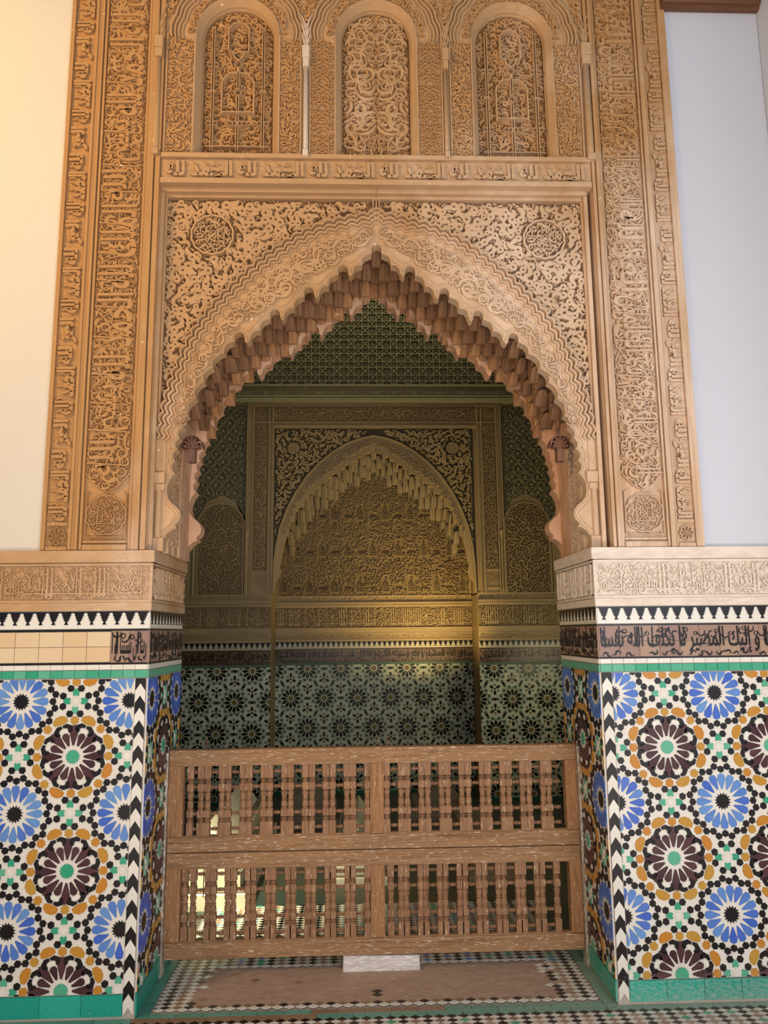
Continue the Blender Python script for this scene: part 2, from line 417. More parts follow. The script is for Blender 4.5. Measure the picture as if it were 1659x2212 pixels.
# ------------------------------------------------------------------ zellij
A_ = .432
def polar(pts, a): return [(r*math.cos(a)-t*math.sin(a), r*math.sin(a)+t*math.cos(a)) for r, t in pts]
SH = {'petal': [(.10, .008), (.205, .038), (.248, .035), (.289, 0), (.248, -.035), (.205, -.038), (.10, -.008)],
      'short_petal': [(.10, .008), (.188, .034), (.210, .026), (.222, 0), (.210, -.026), (.188, -.034), (.10, -.008)],
      'chevron': [(.297, .005), (.302, .048), (.264, .094), (.228, .082), (.207, .054), (.222, .040), (.250, .046), (.268, .030), (.273, .005)],
      'white_hexagon': [(.222, .0), (.228, .034), (.248, .038), (.263, .026), (.267, 0), (.263, -.026), (.248, -.038), (.228, -.034)],
      'boat': [(.318, .068), (.358, .066), (.387, .024), (.387, -.024), (.358, -.066), (.318, -.068), (.306, -.022), (.306, .022)],
      'blue_petal': [(.110, .005), (.20, .037), (.238, .031), (.250, .012), (.250, -.012), (.238, -.031), (.20, -.037), (.110, -.005)],
      'ring': [(.035, 0), (.016, .030), (-.018, .029), (-.031, .0), (-.018, -.029), (.016, -.030)],
      'arrow': [(.047, .022), (.055, .028), (.092, .028), (.118, 0), (.092, -.028), (.055, -.028), (.047, -.022), (.056, 0)]}
SH['chevron_b'] = [(r, -t) for r, t in SH['chevron']][::-1]
def cell_pieces():
    L = []                                                     # (part name, material, polygon in cell units around (0,0))
    def put(nm, mt, pts, cx, cy): L.append((nm, mt, [(x+cx, y+cy) for x, y in pts], (cx, cy)))
    put('star_tile', GREEN, star(16, .067, .054), 0, 0)
    put('star_tile', BLACK, star(16, .078, .056, .196), .5, .5)
    for k in range(16):
        a = k*math.pi/8
        if k % 2 == 0: put('petal_tile', PURP, polar(SH['petal'], a), 0, 0)
        else:
            put('petal_tile', PURP, polar(SH['short_petal'], a), 0, 0)
            put('chevron_tile', BLACK, polar(SH['chevron'], a), 0, 0); put('chevron_tile', BLACK, polar(SH['chevron_b'], a), 0, 0)
            put('white_hexagon_tile', WHT, polar(SH['white_hexagon'], a), 0, 0)
            put('boat_tile', ORNG, polar(SH['boat'], a), 0, 0)
        put('petal_tile', BLUE, polar(SH['blue_petal'], a), .5, .5)
        for r, da in ((.291, 0), (.318, math.pi/16)):
            c = (.5+r*math.cos(a+da), .5+r*math.sin(a+da))
            put('hexagon_tile', BLACK, polar(SH['ring'], a+da+(0 if da else math.pi)), *c)
    for k in range(8):
        a = k*math.pi/4; r = .325 if k % 2 == 0 else .345
        put('star_tile', ORNG, star(8, .043, .033, math.pi/8), r*math.cos(a), r*math.sin(a))
    for cx, cy in ((.5, 0), (0, .5)):
        put('star_tile', WHT, star(8, .040, .029, 0), cx, cy)
        for k in range(4): put('arrow_tile', GREEN, polar(SH['arrow'], k*math.pi/2), cx, cy)
        for k in range(8):
            a = math.pi/8+k*math.pi/4; put('hexagon_tile', BLACK, polar(SH['ring'], a), cx+.125*math.cos(a), cy+.125*math.sin(a))
    return L
CELL = cell_pieces()
_mesh = {}
rnd = random.Random(5)
def zellij(parent, fr, r, org, single=True):
    """r = rectangle (u0,u1,v0,v1) in metres, org = a green centred rosette"""
    u0, u1, v0, v1 = r
    b = MB(); b.box(u0, u1, v0, v1, 0, .004); b.build('white_ground', WHT, parent, fr)
    joined = {}
    i0, i1 = int((u0-org[0])/A_)-2, int((u1-org[0])/A_)+2; j0, j1 = int((v0-org[1])/A_)-2, int((v1-org[1])/A_)+2
    for i in range(i0, i1+1):
        for j in range(j0, j1+1):
            for k, (nm, mt, poly, c) in enumerate(CELL):
                ou, ov = org[0]+i*A_, org[1]+j*A_
                W = [(ou+x*A_*1.0, ov+y*A_) for x, y in poly]
                if max(p[0] for p in W) < u0+.003 or min(p[0] for p in W) > u1-.003 or max(p[1] for p in W) < v0+.003 or min(p[1] for p in W) > v1-.003: continue
                ins = all(u0 <= p[0] <= u1 and v0 <= p[1] <= v1 for p in W)
                if not ins: W = clip(W, (u0+.001, u1-.001, v0+.001, v1-.001))
                if len(W) < 3: continue
                if single:
                    if ins:
                        if k not in _mesh:
                            m = MB(); cc = np.mean(poly, 0); m.prism([((x-cc[0])*A_, (y-cc[1])*A_) for x, y in poly], 0, .0042, .0008)
                            _mesh[k] = (m.mesh(nm, mt), cc)
                        me, cc = _mesh[k]
                        inst(nm, me, parent, fr.at(ou+cc[0]*A_+rnd.uniform(-.0006, .0006), ov+cc[1]*A_+rnd.uniform(-.0006, .0006), .0035, rnd.uniform(-.02, .02)))
                    else:
                        m = MB(); m.prism(W, .0035, .0077); m.build(nm, mt, parent, fr)
                else:
                    key = (nm, mt.name); joined.setdefault(key, (MB(), mt))[0].prism(W, .0035, .0070)
    for (nm, _), (m, mt) in joined.items(): m.build(nm, mt, parent, fr, kind='stuff')
def row_tiles(parent, fr, u0, u1, v0, v1, step, mat, name, h=.005, single=True, gap=.0014, jit=.0, stuff='stuff'):
    n = max(1, round((u1-u0)/step)); st = (u1-u0)/n; J = MB(); me = None
    for i in range(n):
        a, c = u0+i*st, u0+(i+1)*st
        if single:
            if me is None:
                m = MB(); m.box(-(st-gap)/2, (st-gap)/2, -(v1-v0-gap)/2, (v1-v0-gap)/2, 0, h, .0008); me = m.mesh(name, mat)
            inst(name, me, parent, fr.at((a+c)/2, (v0+v1)/2, rnd.uniform(-.0006, .0006), rnd.uniform(-jit, jit)))
        else: J.box(a+gap/2, c-gap/2, v0, v1-gap, 0, h)
    if not single: J.build(name, mat, parent, fr, kind=stuff)
def merlons(parent, fr, u0, u1, v0, v1, step, single=True, wm=None, bm=None):
    b = MB(); b.box(u0, u1, v0, v1, 0, .004); b.build('white_border', wm or WHT, parent, fr)
    H = v1-v0; n = max(1, round((u1-u0)/step)); st = (u1-u0)/n
    # stepped black tooth hanging between two white merlons
    w5 = [.47, .33, .40, .24, .31, .15, .22, .07, .14]
    L = [(-.5*st, H*.93)]; ys = [.93, .80, .80, .66, .66, .52, .52, .37, .37]
    tooth = [(-.5*st, H*.915), (-.40*st, H*.90), (-.30*st, H*.79), (-.38*st, H*.775), (-.22*st, H*.66), (-.31*st, H*.64), (-.15*st, H*.53), (-.24*st, H*.51), (-.07*st, H*.40), (-.08*st, H*.34), (-.17*st, H*.23)]
    T = tooth+[(-x, y) for x, y in tooth[::-1]]+[(.5*st, H*.985), (-.5*st, H*.985)]
    m = MB(); m.prism(T, 0, .004); me = m.mesh('merlon_tile', bm or BLACK); J = MB()
    for i in range(n):
        uc = u0+(i+.5)*st
        if single: inst('merlon_tile', me, parent, fr.at(uc, v0, .0030))
        else: J.prism([(x+uc, y+v0) for x, y in T], .003, .007)
    if not single: J.build('merlon_tile', bm or BLACK, parent, fr, kind='stuff')
def inscription(parent, fr, u0, u1, v0, v1, text, seed, tm=TAN, step=.085, swirl=.011, single=True, im=None, off=.012, part='inscription'):
    im = im or BLACK; h = (v1-v0)/2
    for k in range(2): row_tiles(parent, fr, u0, u1, v0+k*h, v0+(k+1)*h, step, tm, 'backing_tile', .0045, single)
    b = MB(); b.box(u0, u1, v0, v0+.006, .002, .0068); b.box(u0, u1, v1-.006, v1, .002, .0068)
    H = v1-v0
    put_text(b, text, u0+.006, u1-.006, v0+H*.10, v1-H*.08, .004, .0075, 0, off)
    # upright shafts and flourishes between the words
    R = random.Random(seed); u = u0+.02
    while u < u1-.03:
        if R.random() < .6: b.prism([(u, v0+H*R.uniform(.3, .5)), (u+H*.045, v0+H*.3), (u+H*.055, v1-H*.10), (u+H*.02, v1-H*.05)], .004, .0072)
        u += H*R.uniform(.25, .55)
    relief(b, pack(rect(u0+.004, u1-.004, v0+H*.52, v1-.01), [('vine', swirl, int(700*(u1-u0)))], seed, cell=.0035, over=.02), .004, .0070, .8)
    relief(b, pack(rect(u0+.004, u1-.004, v0+.008, v0+H*.25), [('ess', swirl*.8, int(500*(u1-u0)))], seed+1, cell=.0035, over=.02), .004, .0070, .8)
    b.build(part, im, parent, fr)

def dado(parent, fr, u0, u1, org, texts, single=True, seed=0, chev=None):
    zu0, zu1 = u0, u1
    if chev: zu0, zu1 = (u0, chev[0]-.002) if chev[0] > (u0+u1)/2 else (chev[1]+.002, u1)
    zellij(parent, fr, (zu0, zu1, .095, 1.276), org, single)
    row_tiles(parent, fr, zu0, zu1, .014, .092, .145 if single else .12, TEAL, 'skirting_tile', .007, single)
    if chev:
        c0, c1 = chev; n = 13; st = (1.276-.016)/n*1.0; w2 = (c1-c0)/2; cm = (c0+c1)/2
        T = [(-w2, 0), (0, st*.30), (w2, 0), (w2, st/2), (0, st*.80), (-w2, st/2)]
        for k in range(2*n):
            v = .016+k*st/2; mt = (WHT, BLACK)[k % 2]
            P = clip([(x+cm, y+v) for x, y in T], (c0, c1, .016, 1.276))
            if len(P) > 2:
                m = MB(); m.prism(P, .001, .0065); m.build('chevron_tile', mt, parent, fr)
    row_tiles(parent, fr, u0, u1, 1.279, 1.310, .050, GREEN, 'border_tile', .0055, single)
    row_tiles(parent, fr, u0, u1, 1.312, 1.333, .050, WHT, 'narrow_tile', .005, single)
    for a, c, tx in texts:
        if tx is None:
            for k in range(2): row_tiles(parent, fr, a, c, 1.342+k*.062, 1.342+(k+1)*.062, .093, BEIGE, 'plain_tile', .0055, single, .002, .006)
            b = MB(); b.box(a, c, 1.334, 1.341, 0, .006); b.box(a, c, 1.467, 1.475, 0, .006); b.build('black_line', BLACK, parent, fr)
        else: inscription(parent, fr, a, c, 1.334, 1.475, tx, seed+int(a*50), single=single)
    merlons(parent, fr, u0, u1, 1.478, 1.549, .053, single)
dado(wall_left, F0, -1.72, XL, (-1.174, .541), [(-1.72, -1.045, None), (-1.045, XL, 'ربنا ان نسينا او ا')], True, 1, (-.937, -.897))
dado(wall_right, F0, XR, XW, (1.237, .541), [(XR, XW, 'غفرانك ربنا و إليك المصير لا يكلف الله نفسا')], True, 2, (.982, 1.022))
dado(wall_left, JL, 0.0, JD, (.283, .541), [(0, JD, 'إلا وسعها لها ما كسبت و عليها ما')], False, 3)
dado(wall_right, JR, -JD, 0.0, (-.283, .541), [(-JD, 0, 'لا تؤاخذنا إن نسينا أو أخطأنا ربنا')], False, 4)

# ------------------------------------------------------------------ carved cornice above the tiles
def kufic(mb, u0, u1, v0, v1, seed, h0, h1, ws=1.):
    R = random.Random(seed); H = v1-v0; u = u0+.02*ws; base = v0+H*.17
    while u < u1-.05*ws:
        k = R.randint(0, 5); w_ = .009*ws
        if k in (0, 1):                     # one or two tall shafts
            for q in range(k+1):
                mb.ribbon([(u, base-H*.12), (u+.002, v0+H*.5), (u, v1-H*.02)], [w_*1.6, w_, w_*1.1], h0, h1, .75)
                mb.ribbon([(u-w_*1.2, base-.002), (u, base-H*.13), (u+w_*1.2, base-.002)], w_*.7, h0, h1, .75); u += .019*ws
        elif k == 2:                        # diamond knot letter
            c = (u+.018*ws, base+H*.22); s = .018*ws
            mb.ribbon([(c[0]-s, c[1]), (c[0], c[1]+s), (c[0]+s, c[1]), (c[0], c[1]-s)], w_*.8, h0, h1, .75, closed=True)
            mb.ribbon([(c[0]+s, c[1]), (c[0]+s*1.6, base+H*.5), (c[0]+s*.6, v1-H*.1)], w_*.8, h0, h1, .75); u += .04*ws
        elif k == 3:                        # three low teeth
            for q in range(3): mb.ribbon([(u+q*.010*ws, base), (u+q*.010*ws, base+H*.2)], w_*.7, h0, h1, .75)
            u += .034*ws
        elif k == 4:                        # stepped letter
            mb.ribbon([(u, base+H*.35), (u+.018*ws, base+H*.12), (u+.03*ws, base+H*.12), (u+.03*ws, base+H*.4), (u+.016*ws, base+H*.62)], w_*.9, h0, h1, .75); u += .042*ws
        else:
            a = arc(u+.014*ws, base+H*.12, .012*ws, 0, 5.6, 9); mb.ribbon(a, w_*.8, h0, h1, .75); u += .034*ws
        if R.random() < .8: mb.ribbon([(u-.035*ws, base), (u+.004, base)], w_*.8, h0, h1, .75)
        if R.random() < .3: mb.ribbon([(u, v0+H*.02), (u, v1-H*.01)], w_*.7, h0, h1, .75); u += .016*ws
def cornice(fr, u0, u1, seed, label, ends=0, mat=STUB, gm=None, name='trim_1', e0=0, e1=0):
    dz = 0 if e0 or e1 else .0012; w0 = u0+(.006 if u0 == -.013 else 0); w1 = u1-(.006 if u1 == .013 else 0)
    b = MB(); b.box(u0-e0*.0152, u1+e1*.0152, 1.750, 1.80-dz, -.05, .016, .002); b.box(w0-e0*.0084, w1+e1*.0084, 1.551+dz, 1.584-dz, -.05, .009, .002)
    root = tag(b.build(name, mat, None, fr), label, 'cornice', None, 'structure')
    b = MB(); g0 = 0 if u0 == -.013 else u0; g1 = 0 if u1 == .013 else u1; b.box(g0-e0*.001, g1+e1*.001, 1.5815, 1.7525, -.05, .001); b.build('ground', gm or mat, root, fr)
    b = MB()
    for v in (1.590, 1.742): b.box(w0-e0*.0095, w1+e1*.0095, v-.005+dz*.5, v+.005-dz*.5, 0, .0098, .002)
    if e0 or e1: b.box((u0-.0095) if e0 else u1-.004, (u0+.004) if e0 else u1+.0095, 1.595, 1.737, -.004, .0094, .002)
    b.build('fillet', mat, root, fr)
    b = MB(); kufic(b, u0+.012, u1-.012, 1.600, 1.732, seed, 0, .0125); b.build('kufic_letters', mat, root, fr)
    b = MB(); A = (u1-u0)
    relief(b, pack(rect(u0+.01, u1-.01, 1.600, 1.733), [('vine', .0135, int(1300*A)), ('ess', .012, int(1200*A)), ('leaf', .010, int(1500*A))], seed, cell=.0035, over=.12), 0, .0085, .65)
    b.build('vine_relief', mat, root, fr, kind='stuff')
    return root
cornice(F0, -1.72, XL, 11, 'carved kufic cornice on the left wall above the blank beige tiles', name='trim_1', mat=STU2, e1=1)
cornice(F0, XR, XW, 12, 'bleached carved kufic cornice on the right wall', name='trim_2', e0=1)
cornice(JL, -.013, JD+.02, 13, 'carved cornice on the left inner reveal of the niche', name='trim_3', mat=STU2)
cornice(JR, -JD-.02, .013, 14, 'pale carved cornice on the right inner reveal of the niche', name='trim_4')

# ================================================================== CARVED PORTAL
# ---- vertical inscription strips and calligraphy panels, left and right
PHRASE = 'الحمد لله العز لله'
def frame_bars(b, us, v0, v1, h0, h1, bev=.004):
    for a, c in us: b.box(a, c, v0, v1, h0, h1, bev)
def strip(side):
    L = side < 0
    if L: o0, o1, c0, c1 = -1.352, -1.228, -1.332, -1.243
    else: o0, o1, c0, c1 = 1.338, 1.458, 1.347, 1.420
    t = empty('inscription_strip', ((o0+o1)/2, 0, 1.80),
              'narrow vertical band of raised stucco script on the '+('left edge of the portal' if L else 'right edge of the portal'), 'inscription', 'narrow script bands at the edges of the portal')
    b = MB(); b.box(o0, o1, 1.802, 4.95, -.03, -.004); b.build('ground', STU, t, F0)
    b = MB(); frame_bars(b, [(o0, c0-.003), (c1+.003, o1)], 1.802, 4.95, -.004, .012)
    b.box(c0, c1, 1.802, 1.818, -.004, .012, .003); b.box(c0, c1, 1.905, 1.920, -.004, .010, .003); b.build('border', STU, t, F0)
    me = None; m = MB(); H = .46; W = c1-c0
    put_text(m, 'الحمد لله', c0+.004, c1-.004, 0, H*.47, 0, .0135, 1 if L else -1, .05)
    put_text(m, 'العز لله', c0+.004, c1-.004, H*.49, H*.96, 0, .0135, 1 if L else -1, .05)
    for k in range(8):
        v = .015+k*.056; m.ribbon([(c0+W*.1, v), (c0+W*.35, v+.004), (c0+W*.5, v-.006)] if L else [(c1-W*.1, v), (c1-W*.35, v+.004), (c1-W*.5, v-.006)], .009, 0, .0115, .7)
    cc = ((c0+c1)/2); mm = MB(); mm.join(m, lambda v: v-np.array([cc, 0, 0])); me = mm.mesh('script', STU)
    for k in range(7): inst('script', me, t, F0.at(cc, 1.925+k*H, -.004))
    r = MB(); cu, cv = (c0+c1)/2, 1.862; s = (c1-c0)/2
    for q in range(8):
        a = q*math.pi/4; P = [(cu+math.cos(a)*x-math.sin(a)*y, cv+math.sin(a)*x+math.cos(a)*y) for x, y in ((.003, 0), (s*.5, .011), (s*.85, 0), (s*.5, -.011))]
        r.ribbon(P, .004, -.004, .010, .6, closed=True)
    r.ribbon([(cu+x*s*.9, cv+y*s*.9) for x, y in star(8, 1, .8)], .005, -.004, .010, .6, closed=True); r.build('rosette', STU, t, F0)
    return t
strip(-1); strip(1)

def poly_med(cx, cz, r, lobes=12, k=.07, sx=1., sz=1., n=72):
    return [(cx+sx*r*(1+k*abs(math.sin(lobes*.5*a))-k/2)*math.cos(a), cz+sz*r*(1+k*abs(math.sin(lobes*.5*a))-k/2)*math.sin(a)) for a in [2*math.pi*i/n for i in range(n)]]
def callig(side):
    L = side < 0
    o0, o1, c0, c1 = (-1.228, -.921, -1.182, -.997) if L else (1.063, 1.338, 1.114, 1.298)
    t = empty('calligraphy_panel', ((o0+o1)/2, 0, 1.80),
              'tall carved calligraphy panel with a round medallion at its foot, '+('left of the arch' if L else 'right of the arch'), 'panel', 'tall calligraphy panels beside the arch')
    b = MB(); b.box(o0, o1, 1.802, 4.95, -.03, -.010); b.build('ground', STU, t, F0)
    b = MB()
    for a, c, h in ([(o0, o0+.012, .006), (o0+.016, c0-.018, .016), (c0-.014, c0-.003, .008), (c1+.003, c1+.014, .008), (c1+.018, -.948, .018), (-.944, -.921, .009)] if L
                    else [(o0, o0+.014, .009), (o0+.018, c0-.018, .018), (c0-.014, c0-.003, .008), (c1+.003, c1+.012, .008), (c1+.016, o1-.003, .016)]):
        b.box(a, c, 1.802, 4.95, -.010, h, .004)
    b.box(c0, c1, 1.802, 1.825, -.01, .014, .004); b.box(c0, c1, 1.832, 1.842, -.01, .007, .003); b.build('moulding', STU, t, F0)
    cu = (c0+c1)/2; cv = 1.950
    med = poly_med(cu, cv, .082)
    b = MB(); b.ribbon(med, .007, -.010, .006, .7, closed=True)
    b.ribbon([(cu-.07, 1.868), (cu-.07, 1.858), (cu+.07, 1.858), (cu+.07, 1.868)], .004, -.01, .003); 
    for s in (-1, 1):
        x = cu+s*.083; b.ribbon([(x, 1.86), (x, 2.045), (x-s*.012, 2.05)], .004, -.01, .003)
        b.ribbon([(cu+s*.035, 1.905), (cu+s*.034, 1.985), (cu+s*.022, 2.0), (cu+s*.004, 1.985)], .0055, -.01, .007, .7)
    b.ribbon([(cu-.045, 1.915), (cu+.045, 1.915)], .0045, -.01, .006)
    relief(b, pack(poly_med(cu, cv, .074), [('vine', .009, 400), ('ess', .008, 500), ('leaf', .008, 500)], 21, cell=.002, over=.1), -.010, .002, .7)
    b.build('medallion', STU, t, F0)
    # calligraphy over spiralling vines
    V0 = 2.05; b = MB(); top = 4.95
    holes = []
    reg = [(c0+.002, V0+.07), (cu-.04, V0+.02), (cu, V0), (cu+.04, V0+.02), (c1-.002, V0+.07), (c1-.002, top), (c0+.002, top)]
    relief(b, pack(reg, [('vine', .024, 1200), ('ess', .020, 4500), ('ess', .014, 5000), ('leaf', .013, 7000), ('dot', .010, 5000)], 31+side, cell=.003, over=.08), -.010, .0045, .72)
    b.build('vine_relief', STU, t, F0, kind='stuff')
    b = MB(); R = random.Random(7+side); z = V0+.10
    while z < top-.1:
        rr = (c1-c0)*.46; b.ribbon(arc(cu, z+rr, rr, R.uniform(0, 1), 5.4, 26), .0052, -.01, .0085, .6); z += rr*1.55
    words = ['بسم الله', 'الرحمن الرحيم', 'الحمد لله', 'رب العالمين', 'الملك لله', 'العز لله']; z = V0+.07; k = 0
    while z < top-.3:
        h = .40; put_text(b, words[(k*2+(side > 0)) % 6], c0+.012, c1-.012, z, z+h, -.005, .0125, 1 if L else -1, .015)
        for q in (.1, .45, .8):
            zz = z+h*q+R.uniform(-.02, .02); b.ribbon([(c0+.004, zz+.006), (cu, zz), (c1-.02, zz-.004), (c1-.01, zz-.018)], [.010, .0075, .008, .004], -.01, .0115, .7)
        z += h+.02; k += 1
    b.ribbon([(c0, V0+.08), (cu-.045, V0+.025), (cu, V0), (cu+.045, V0+.025), (c1, V0+.08)], .006, -.01, .005)
    b.build('calligraphy', STU, t, F0)
    return t
callig(-1); callig(1)

# ---- horizontal inscription band above the arch
t = empty('inscription_band', (.07, 0, 3.47), 'long horizontal stucco band of raised script between arch and three windows', 'inscription')
b = MB(); b.box(-.919, 1.061, 3.472, 3.615, -.075, -.005); b.build('ground', STU2, t, F0)
b = MB(); b.box(-.919, 1.061, 3.472, 3.497, -.005, .010, .004); b.box(-.919, 1.061, 3.597, 3.618, -.005, .014, .004); b.build('border', STU2, t, F0)
m = MB(); W = .312
put_text(m, 'الحمد لله', -W/2+.004, W/2-.004, 0, .078, 0, .012, 0, .045)
for k in range(6): m.ribbon([(-W/2+.03+k*.05, .074), (-W/2+.045+k*.05, .058), (-W/2+.052+k*.05, .062)], .006, 0, .009)
me = m.mesh('script', STU2)
for k in range(6): inst('script', me, t, F0.at(-.905+W*.5+.004+k*(W+.012), 3.508, -.005))

# ---- three blind lattice windows with colonnettes
WIN = [(-.5835, .1625, 3.645, 'left'), (.0665, .1605, 3.634, 'middle'), (.7125, .1615, 3.632, 'right')]
ZS = 4.245
def arch_poly(cu, r, z0, zs, n=20, k=1.0): return [(cu-r, z0), (cu+r, z0)]+[(cu+r*math.cos(a), zs+r*k*math.sin(a)) for a in [math.pi*i/n for i in range(n+1)]]
for i, (cu, r, z0, wh) in enumerate(WIN):
    b = MB(); b.box(cu-r-.05, cu+r+.05, z0-.02, 4.95, -.12, -.074)
    win = tag(b.build('window_%d' % (i+1), STU, None, F0), wh+' arched blind window of carved stucco lattice above the arch', 'window', 'arched lattice windows above the arch', 'structure')
    A = arch_poly(cu, r, z0, ZS)
    # splayed plain frame
    fr_in, fr_out = arch_poly(cu, r, z0, ZS)[1:], arch_poly(cu, r+.032, z0-.02, ZS)[1:]
    m = MB(); n = len(fr_in)
    pin, pout = [(cu-r, z0)]+fr_in[::-1][0:0], None
    path_in = [(cu+r, z0)]+[(cu+r*math.cos(a), ZS+r*math.sin(a)) for a in [math.pi*q/28 for q in range(29)]]+[(cu-r, z0)]
    R2 = r+.033
    path_out = [(cu+R2, z0-.018)]+[(cu+R2*math.cos(a), ZS+R2*math.sin(a)) for a in [math.pi*q/28 for q in range(29)]]+[(cu-R2, z0-.018)]
    prof = []
    for (a, c), (d, e) in zip(path_in, path_out):
        for tt, h in ((0, -.074), (0, -.048), (.12, -.040), (.18, -.030), (.9, .002), (1, .004), (1, -.07)): prof.append((a+(d-a)*tt, c+(e-c)*tt, h))
    K = 7; nn = len(path_in); fs = []
    for q in range(nn):
        w_ = (q+1) % nn
        for k in range(K-1): fs.append((q*K+k, q*K+k+1, w_*K+k+1, w_*K+k))
    m.add(prof, fs); m.build('window_frame', STU2, win, F0)
    # deep arabesque ground
    m = MB(); reg = arch_poly(cu, r-.001, z0+.002, ZS)
    relief(m, pack(reg, [('scroll', .013, 900), ('ess', .015, 1500), ('ess', .011, 2500), ('leaf', .010, 4000), ('dot', .008, 3000)], 50+i, cell=.0028, over=.08), -.074, -.054, .8, .002)
    m.build('deep_scrollwork', STU, win, F0, kind='stuff')
    m = MB(); h0, h1 = -.072, (-.040 if i == 1 else -.030)
    if i == 1:
        R = random.Random(3)
        half = [(cu, z0+.004), (cu+r-.004, z0+.004)]+[(cu+(r-.004)*math.cos(a), ZS+(r-.004)*math.sin(a)) for a in [math.pi/2*q/12 for q in range(13)]]
        relief(m, pack(half, [('vine', .030, 1500), ('vine', .022, 1500), ('ess', .022, 1800), ('leaf', .015, 600)], 77, cell=.003, mirror=cu, over=.05), h0, h1, .75, .002)
        for q in range(7):
            z = z0+.05+q*.10; m.ribbon(arc(cu, z, .07, .3, 2.84, 14), .004, h0, h1-.006); m.ribbon(arc(cu-.07, z+.04, .06, -1.4, 1.4, 12), .0035, h0, h1-.008); m.ribbon(arc(cu+.07, z+.04, .06, 1.74, 4.54, 12), .0035, h0, h1-.008)
    else:
        def dbl(P, closed=False, g=.0095):
            P = np.array(P, float); t_ = np.gradient(P, axis=0); t_ /= np.linalg.norm(t_, axis=1)[:, None]+1e-9; nn_ = np.column_stack([-t_[:, 1], t_[:, 0]])
            for s in (-1, 1): m.ribbon(P+nn_*g*s*.5, .0052, h0, h1, .7, closed=closed)
        zb = z0+.04
        for s in (-1, 1):
            x = cu+s*.118
            dbl([(x, z0+.012), (x, z0+.22), (x, z0+.44), (x, ZS+.06)])
            m.ribbon([(x-.018, z0+.315), (x, z0+.325), (x+.018, z0+.315)], .005, h0, h1); m.ribbon([(x-.016, z0+.325), (x+.016, z0+.325)], .004, h0, h1)
            for zz in (z0+.155, z0+.46):
                for q in (-1, 1): m.ribbon([(x+q*.016+.011*math.cos(a), zz+.011*math.sin(a)) for a in [6.283*w_/10 for w_ in range(10)]], .0036, h0, h1+.002, closed=True)
            m.ribbon([(cu+s*.075, z0+.20), (cu+s*.075, z0+.36)]+[(cu+s*(.075*math.cos(a)), z0+.36+.062*math.sin(a)+.004*math.sin(8*a)) for a in [1.5*w_/12 for w_ in range(1, 13)]]+[(cu, z0+.445)], .008, h0, h1, .7)
            m.ribbon([(cu, z0+.485), (cu+s*.022, z0+.505), (cu+s*.026, z0+.53), (cu+s*.048, z0+.535), (cu+s*.048, z0+.64)]+[(cu+s*(.048*math.cos(a)+.003*math.sin(8*a)), z0+.64+.045*math.sin(a)) for a in [1.5*w_/10 for w_ in range(1, 11)]]+[(cu, z0+.70)], .0075, h0, h1, .7)
        dbl([(cu, z0+.01), (cu, z0+.13), (cu, z0+.30)]); dbl([(cu, z0+.33), (cu, z0+.42)])
        for zz, s_ in ((z0+.317, .018), (z0+.465, .020)): m.ribbon([(cu-s_, zz), (cu, zz+s_), (cu+s_, zz), (cu, zz-s_)], .005, h0, h1, .7, closed=True)
        for q in (-.033, -.011, .011, .033): m.ribbon([(cu+q+.013*math.cos(a), z0+.155+.011*math.sin(a)) for a in [6.283*w_/10 for w_ in range(10)]], .0036, h0, h1+.002, closed=True)
        m.ribbon([(cu-.145, z0+.038), (cu+.145, z0+.038)], .0065, h0, h1); m.ribbon([(cu-.078, z0+.215), (cu+.078, z0+.215)], .007, h0, h1)
    m.build('strapwork' if i != 1 else 'large_scrollwork', STU2, win, F0)
# borders between the windows
BX = [(-.905, -.785, -.5835), (-.383, -.290, -.5835), (-.240, -.130, .0665), (.262, .372, .0665), (.418, .515, .7125), (.910, 1.030, .7125)]
t = empty('window_surround', (.07, 0, 3.62), 'carved vine surround of the three lattice windows', 'stucco panel')
b = MB()
for cu, r, z0, _ in WIN:
    R2 = r+.033
    lo, hi = (-.919, -.2585) if cu < -.3 else ((-.2585, .3915) if cu < .3 else (.3915, 1.061))
    for s in (-1, 1):
        x = lo if s < 0 else hi
        P = [(x, 3.617), (cu+s*R2, 3.617), (cu+s*R2, ZS)]+[(cu+s*R2*math.cos(a), ZS+R2*math.sin(a)) for a in [math.pi/2*q/14 for q in range(1, 15)]]+[(cu, 4.95), (x, 4.95)]
        b.prism(P, -.074, -.008)
    b.box(cu-R2, cu+R2, 3.617, z0-.018, -.074, .003)
b.build('ground', STU2, t, F0)
b = MB(); b2 = MB(); b3 = MB()
for k, (x0, x1, cu) in enumerate(BX):
    b2.box(x0-.006, x0, 3.625, 4.24, -.008, .004, .002); b2.box(x1, x1+.006, 3.625, 4.24, -.008, .004, .002); b2.box(x0-.006, x1+.006, 3.62, 3.627, -.008, .004, .002)
    reg = rect(x0+.002, x1-.002, 3.63, 4.22)
    if k in (2, 3):
        for j in range(9):      # chained palmettes
            z = 3.66+j*.066
            c = (x0+x1)/2
            for s in (-1, 1):
                b.ribbon([(c, z+.03), (c+s*.02, z+.02), (c+s*.03, z), (c+s*.05, z-.004)], [.006, .008, .007, .005], -.008, .005, .7)
                b.ribbon([(c+s*.02+.010*math.cos(a), z-.012+.010*math.sin(a)) for a in [6.283*q/9 for q in range(9)]], .005, -.008, .005, .7, closed=True)
                b.ribbon([(c, z-.03), (c+s*.014, z-.024), (c+s*.028, z-.03), (c+s*.05, z-.036)], .006, -.008, .005, .7)
        relief(b, pack(reg, [('leaf', .008, 1200)], 90+k, cell=.003, over=.0), -.008, .002, .7)
    else: relief(b, pack(reg, [('scroll', .0115, 400), ('vine', .016, 600), ('ess', .014, 1200), ('leaf', .009, 1500)], 90+k, cell=.003, over=.05), -.008, .004, .7)
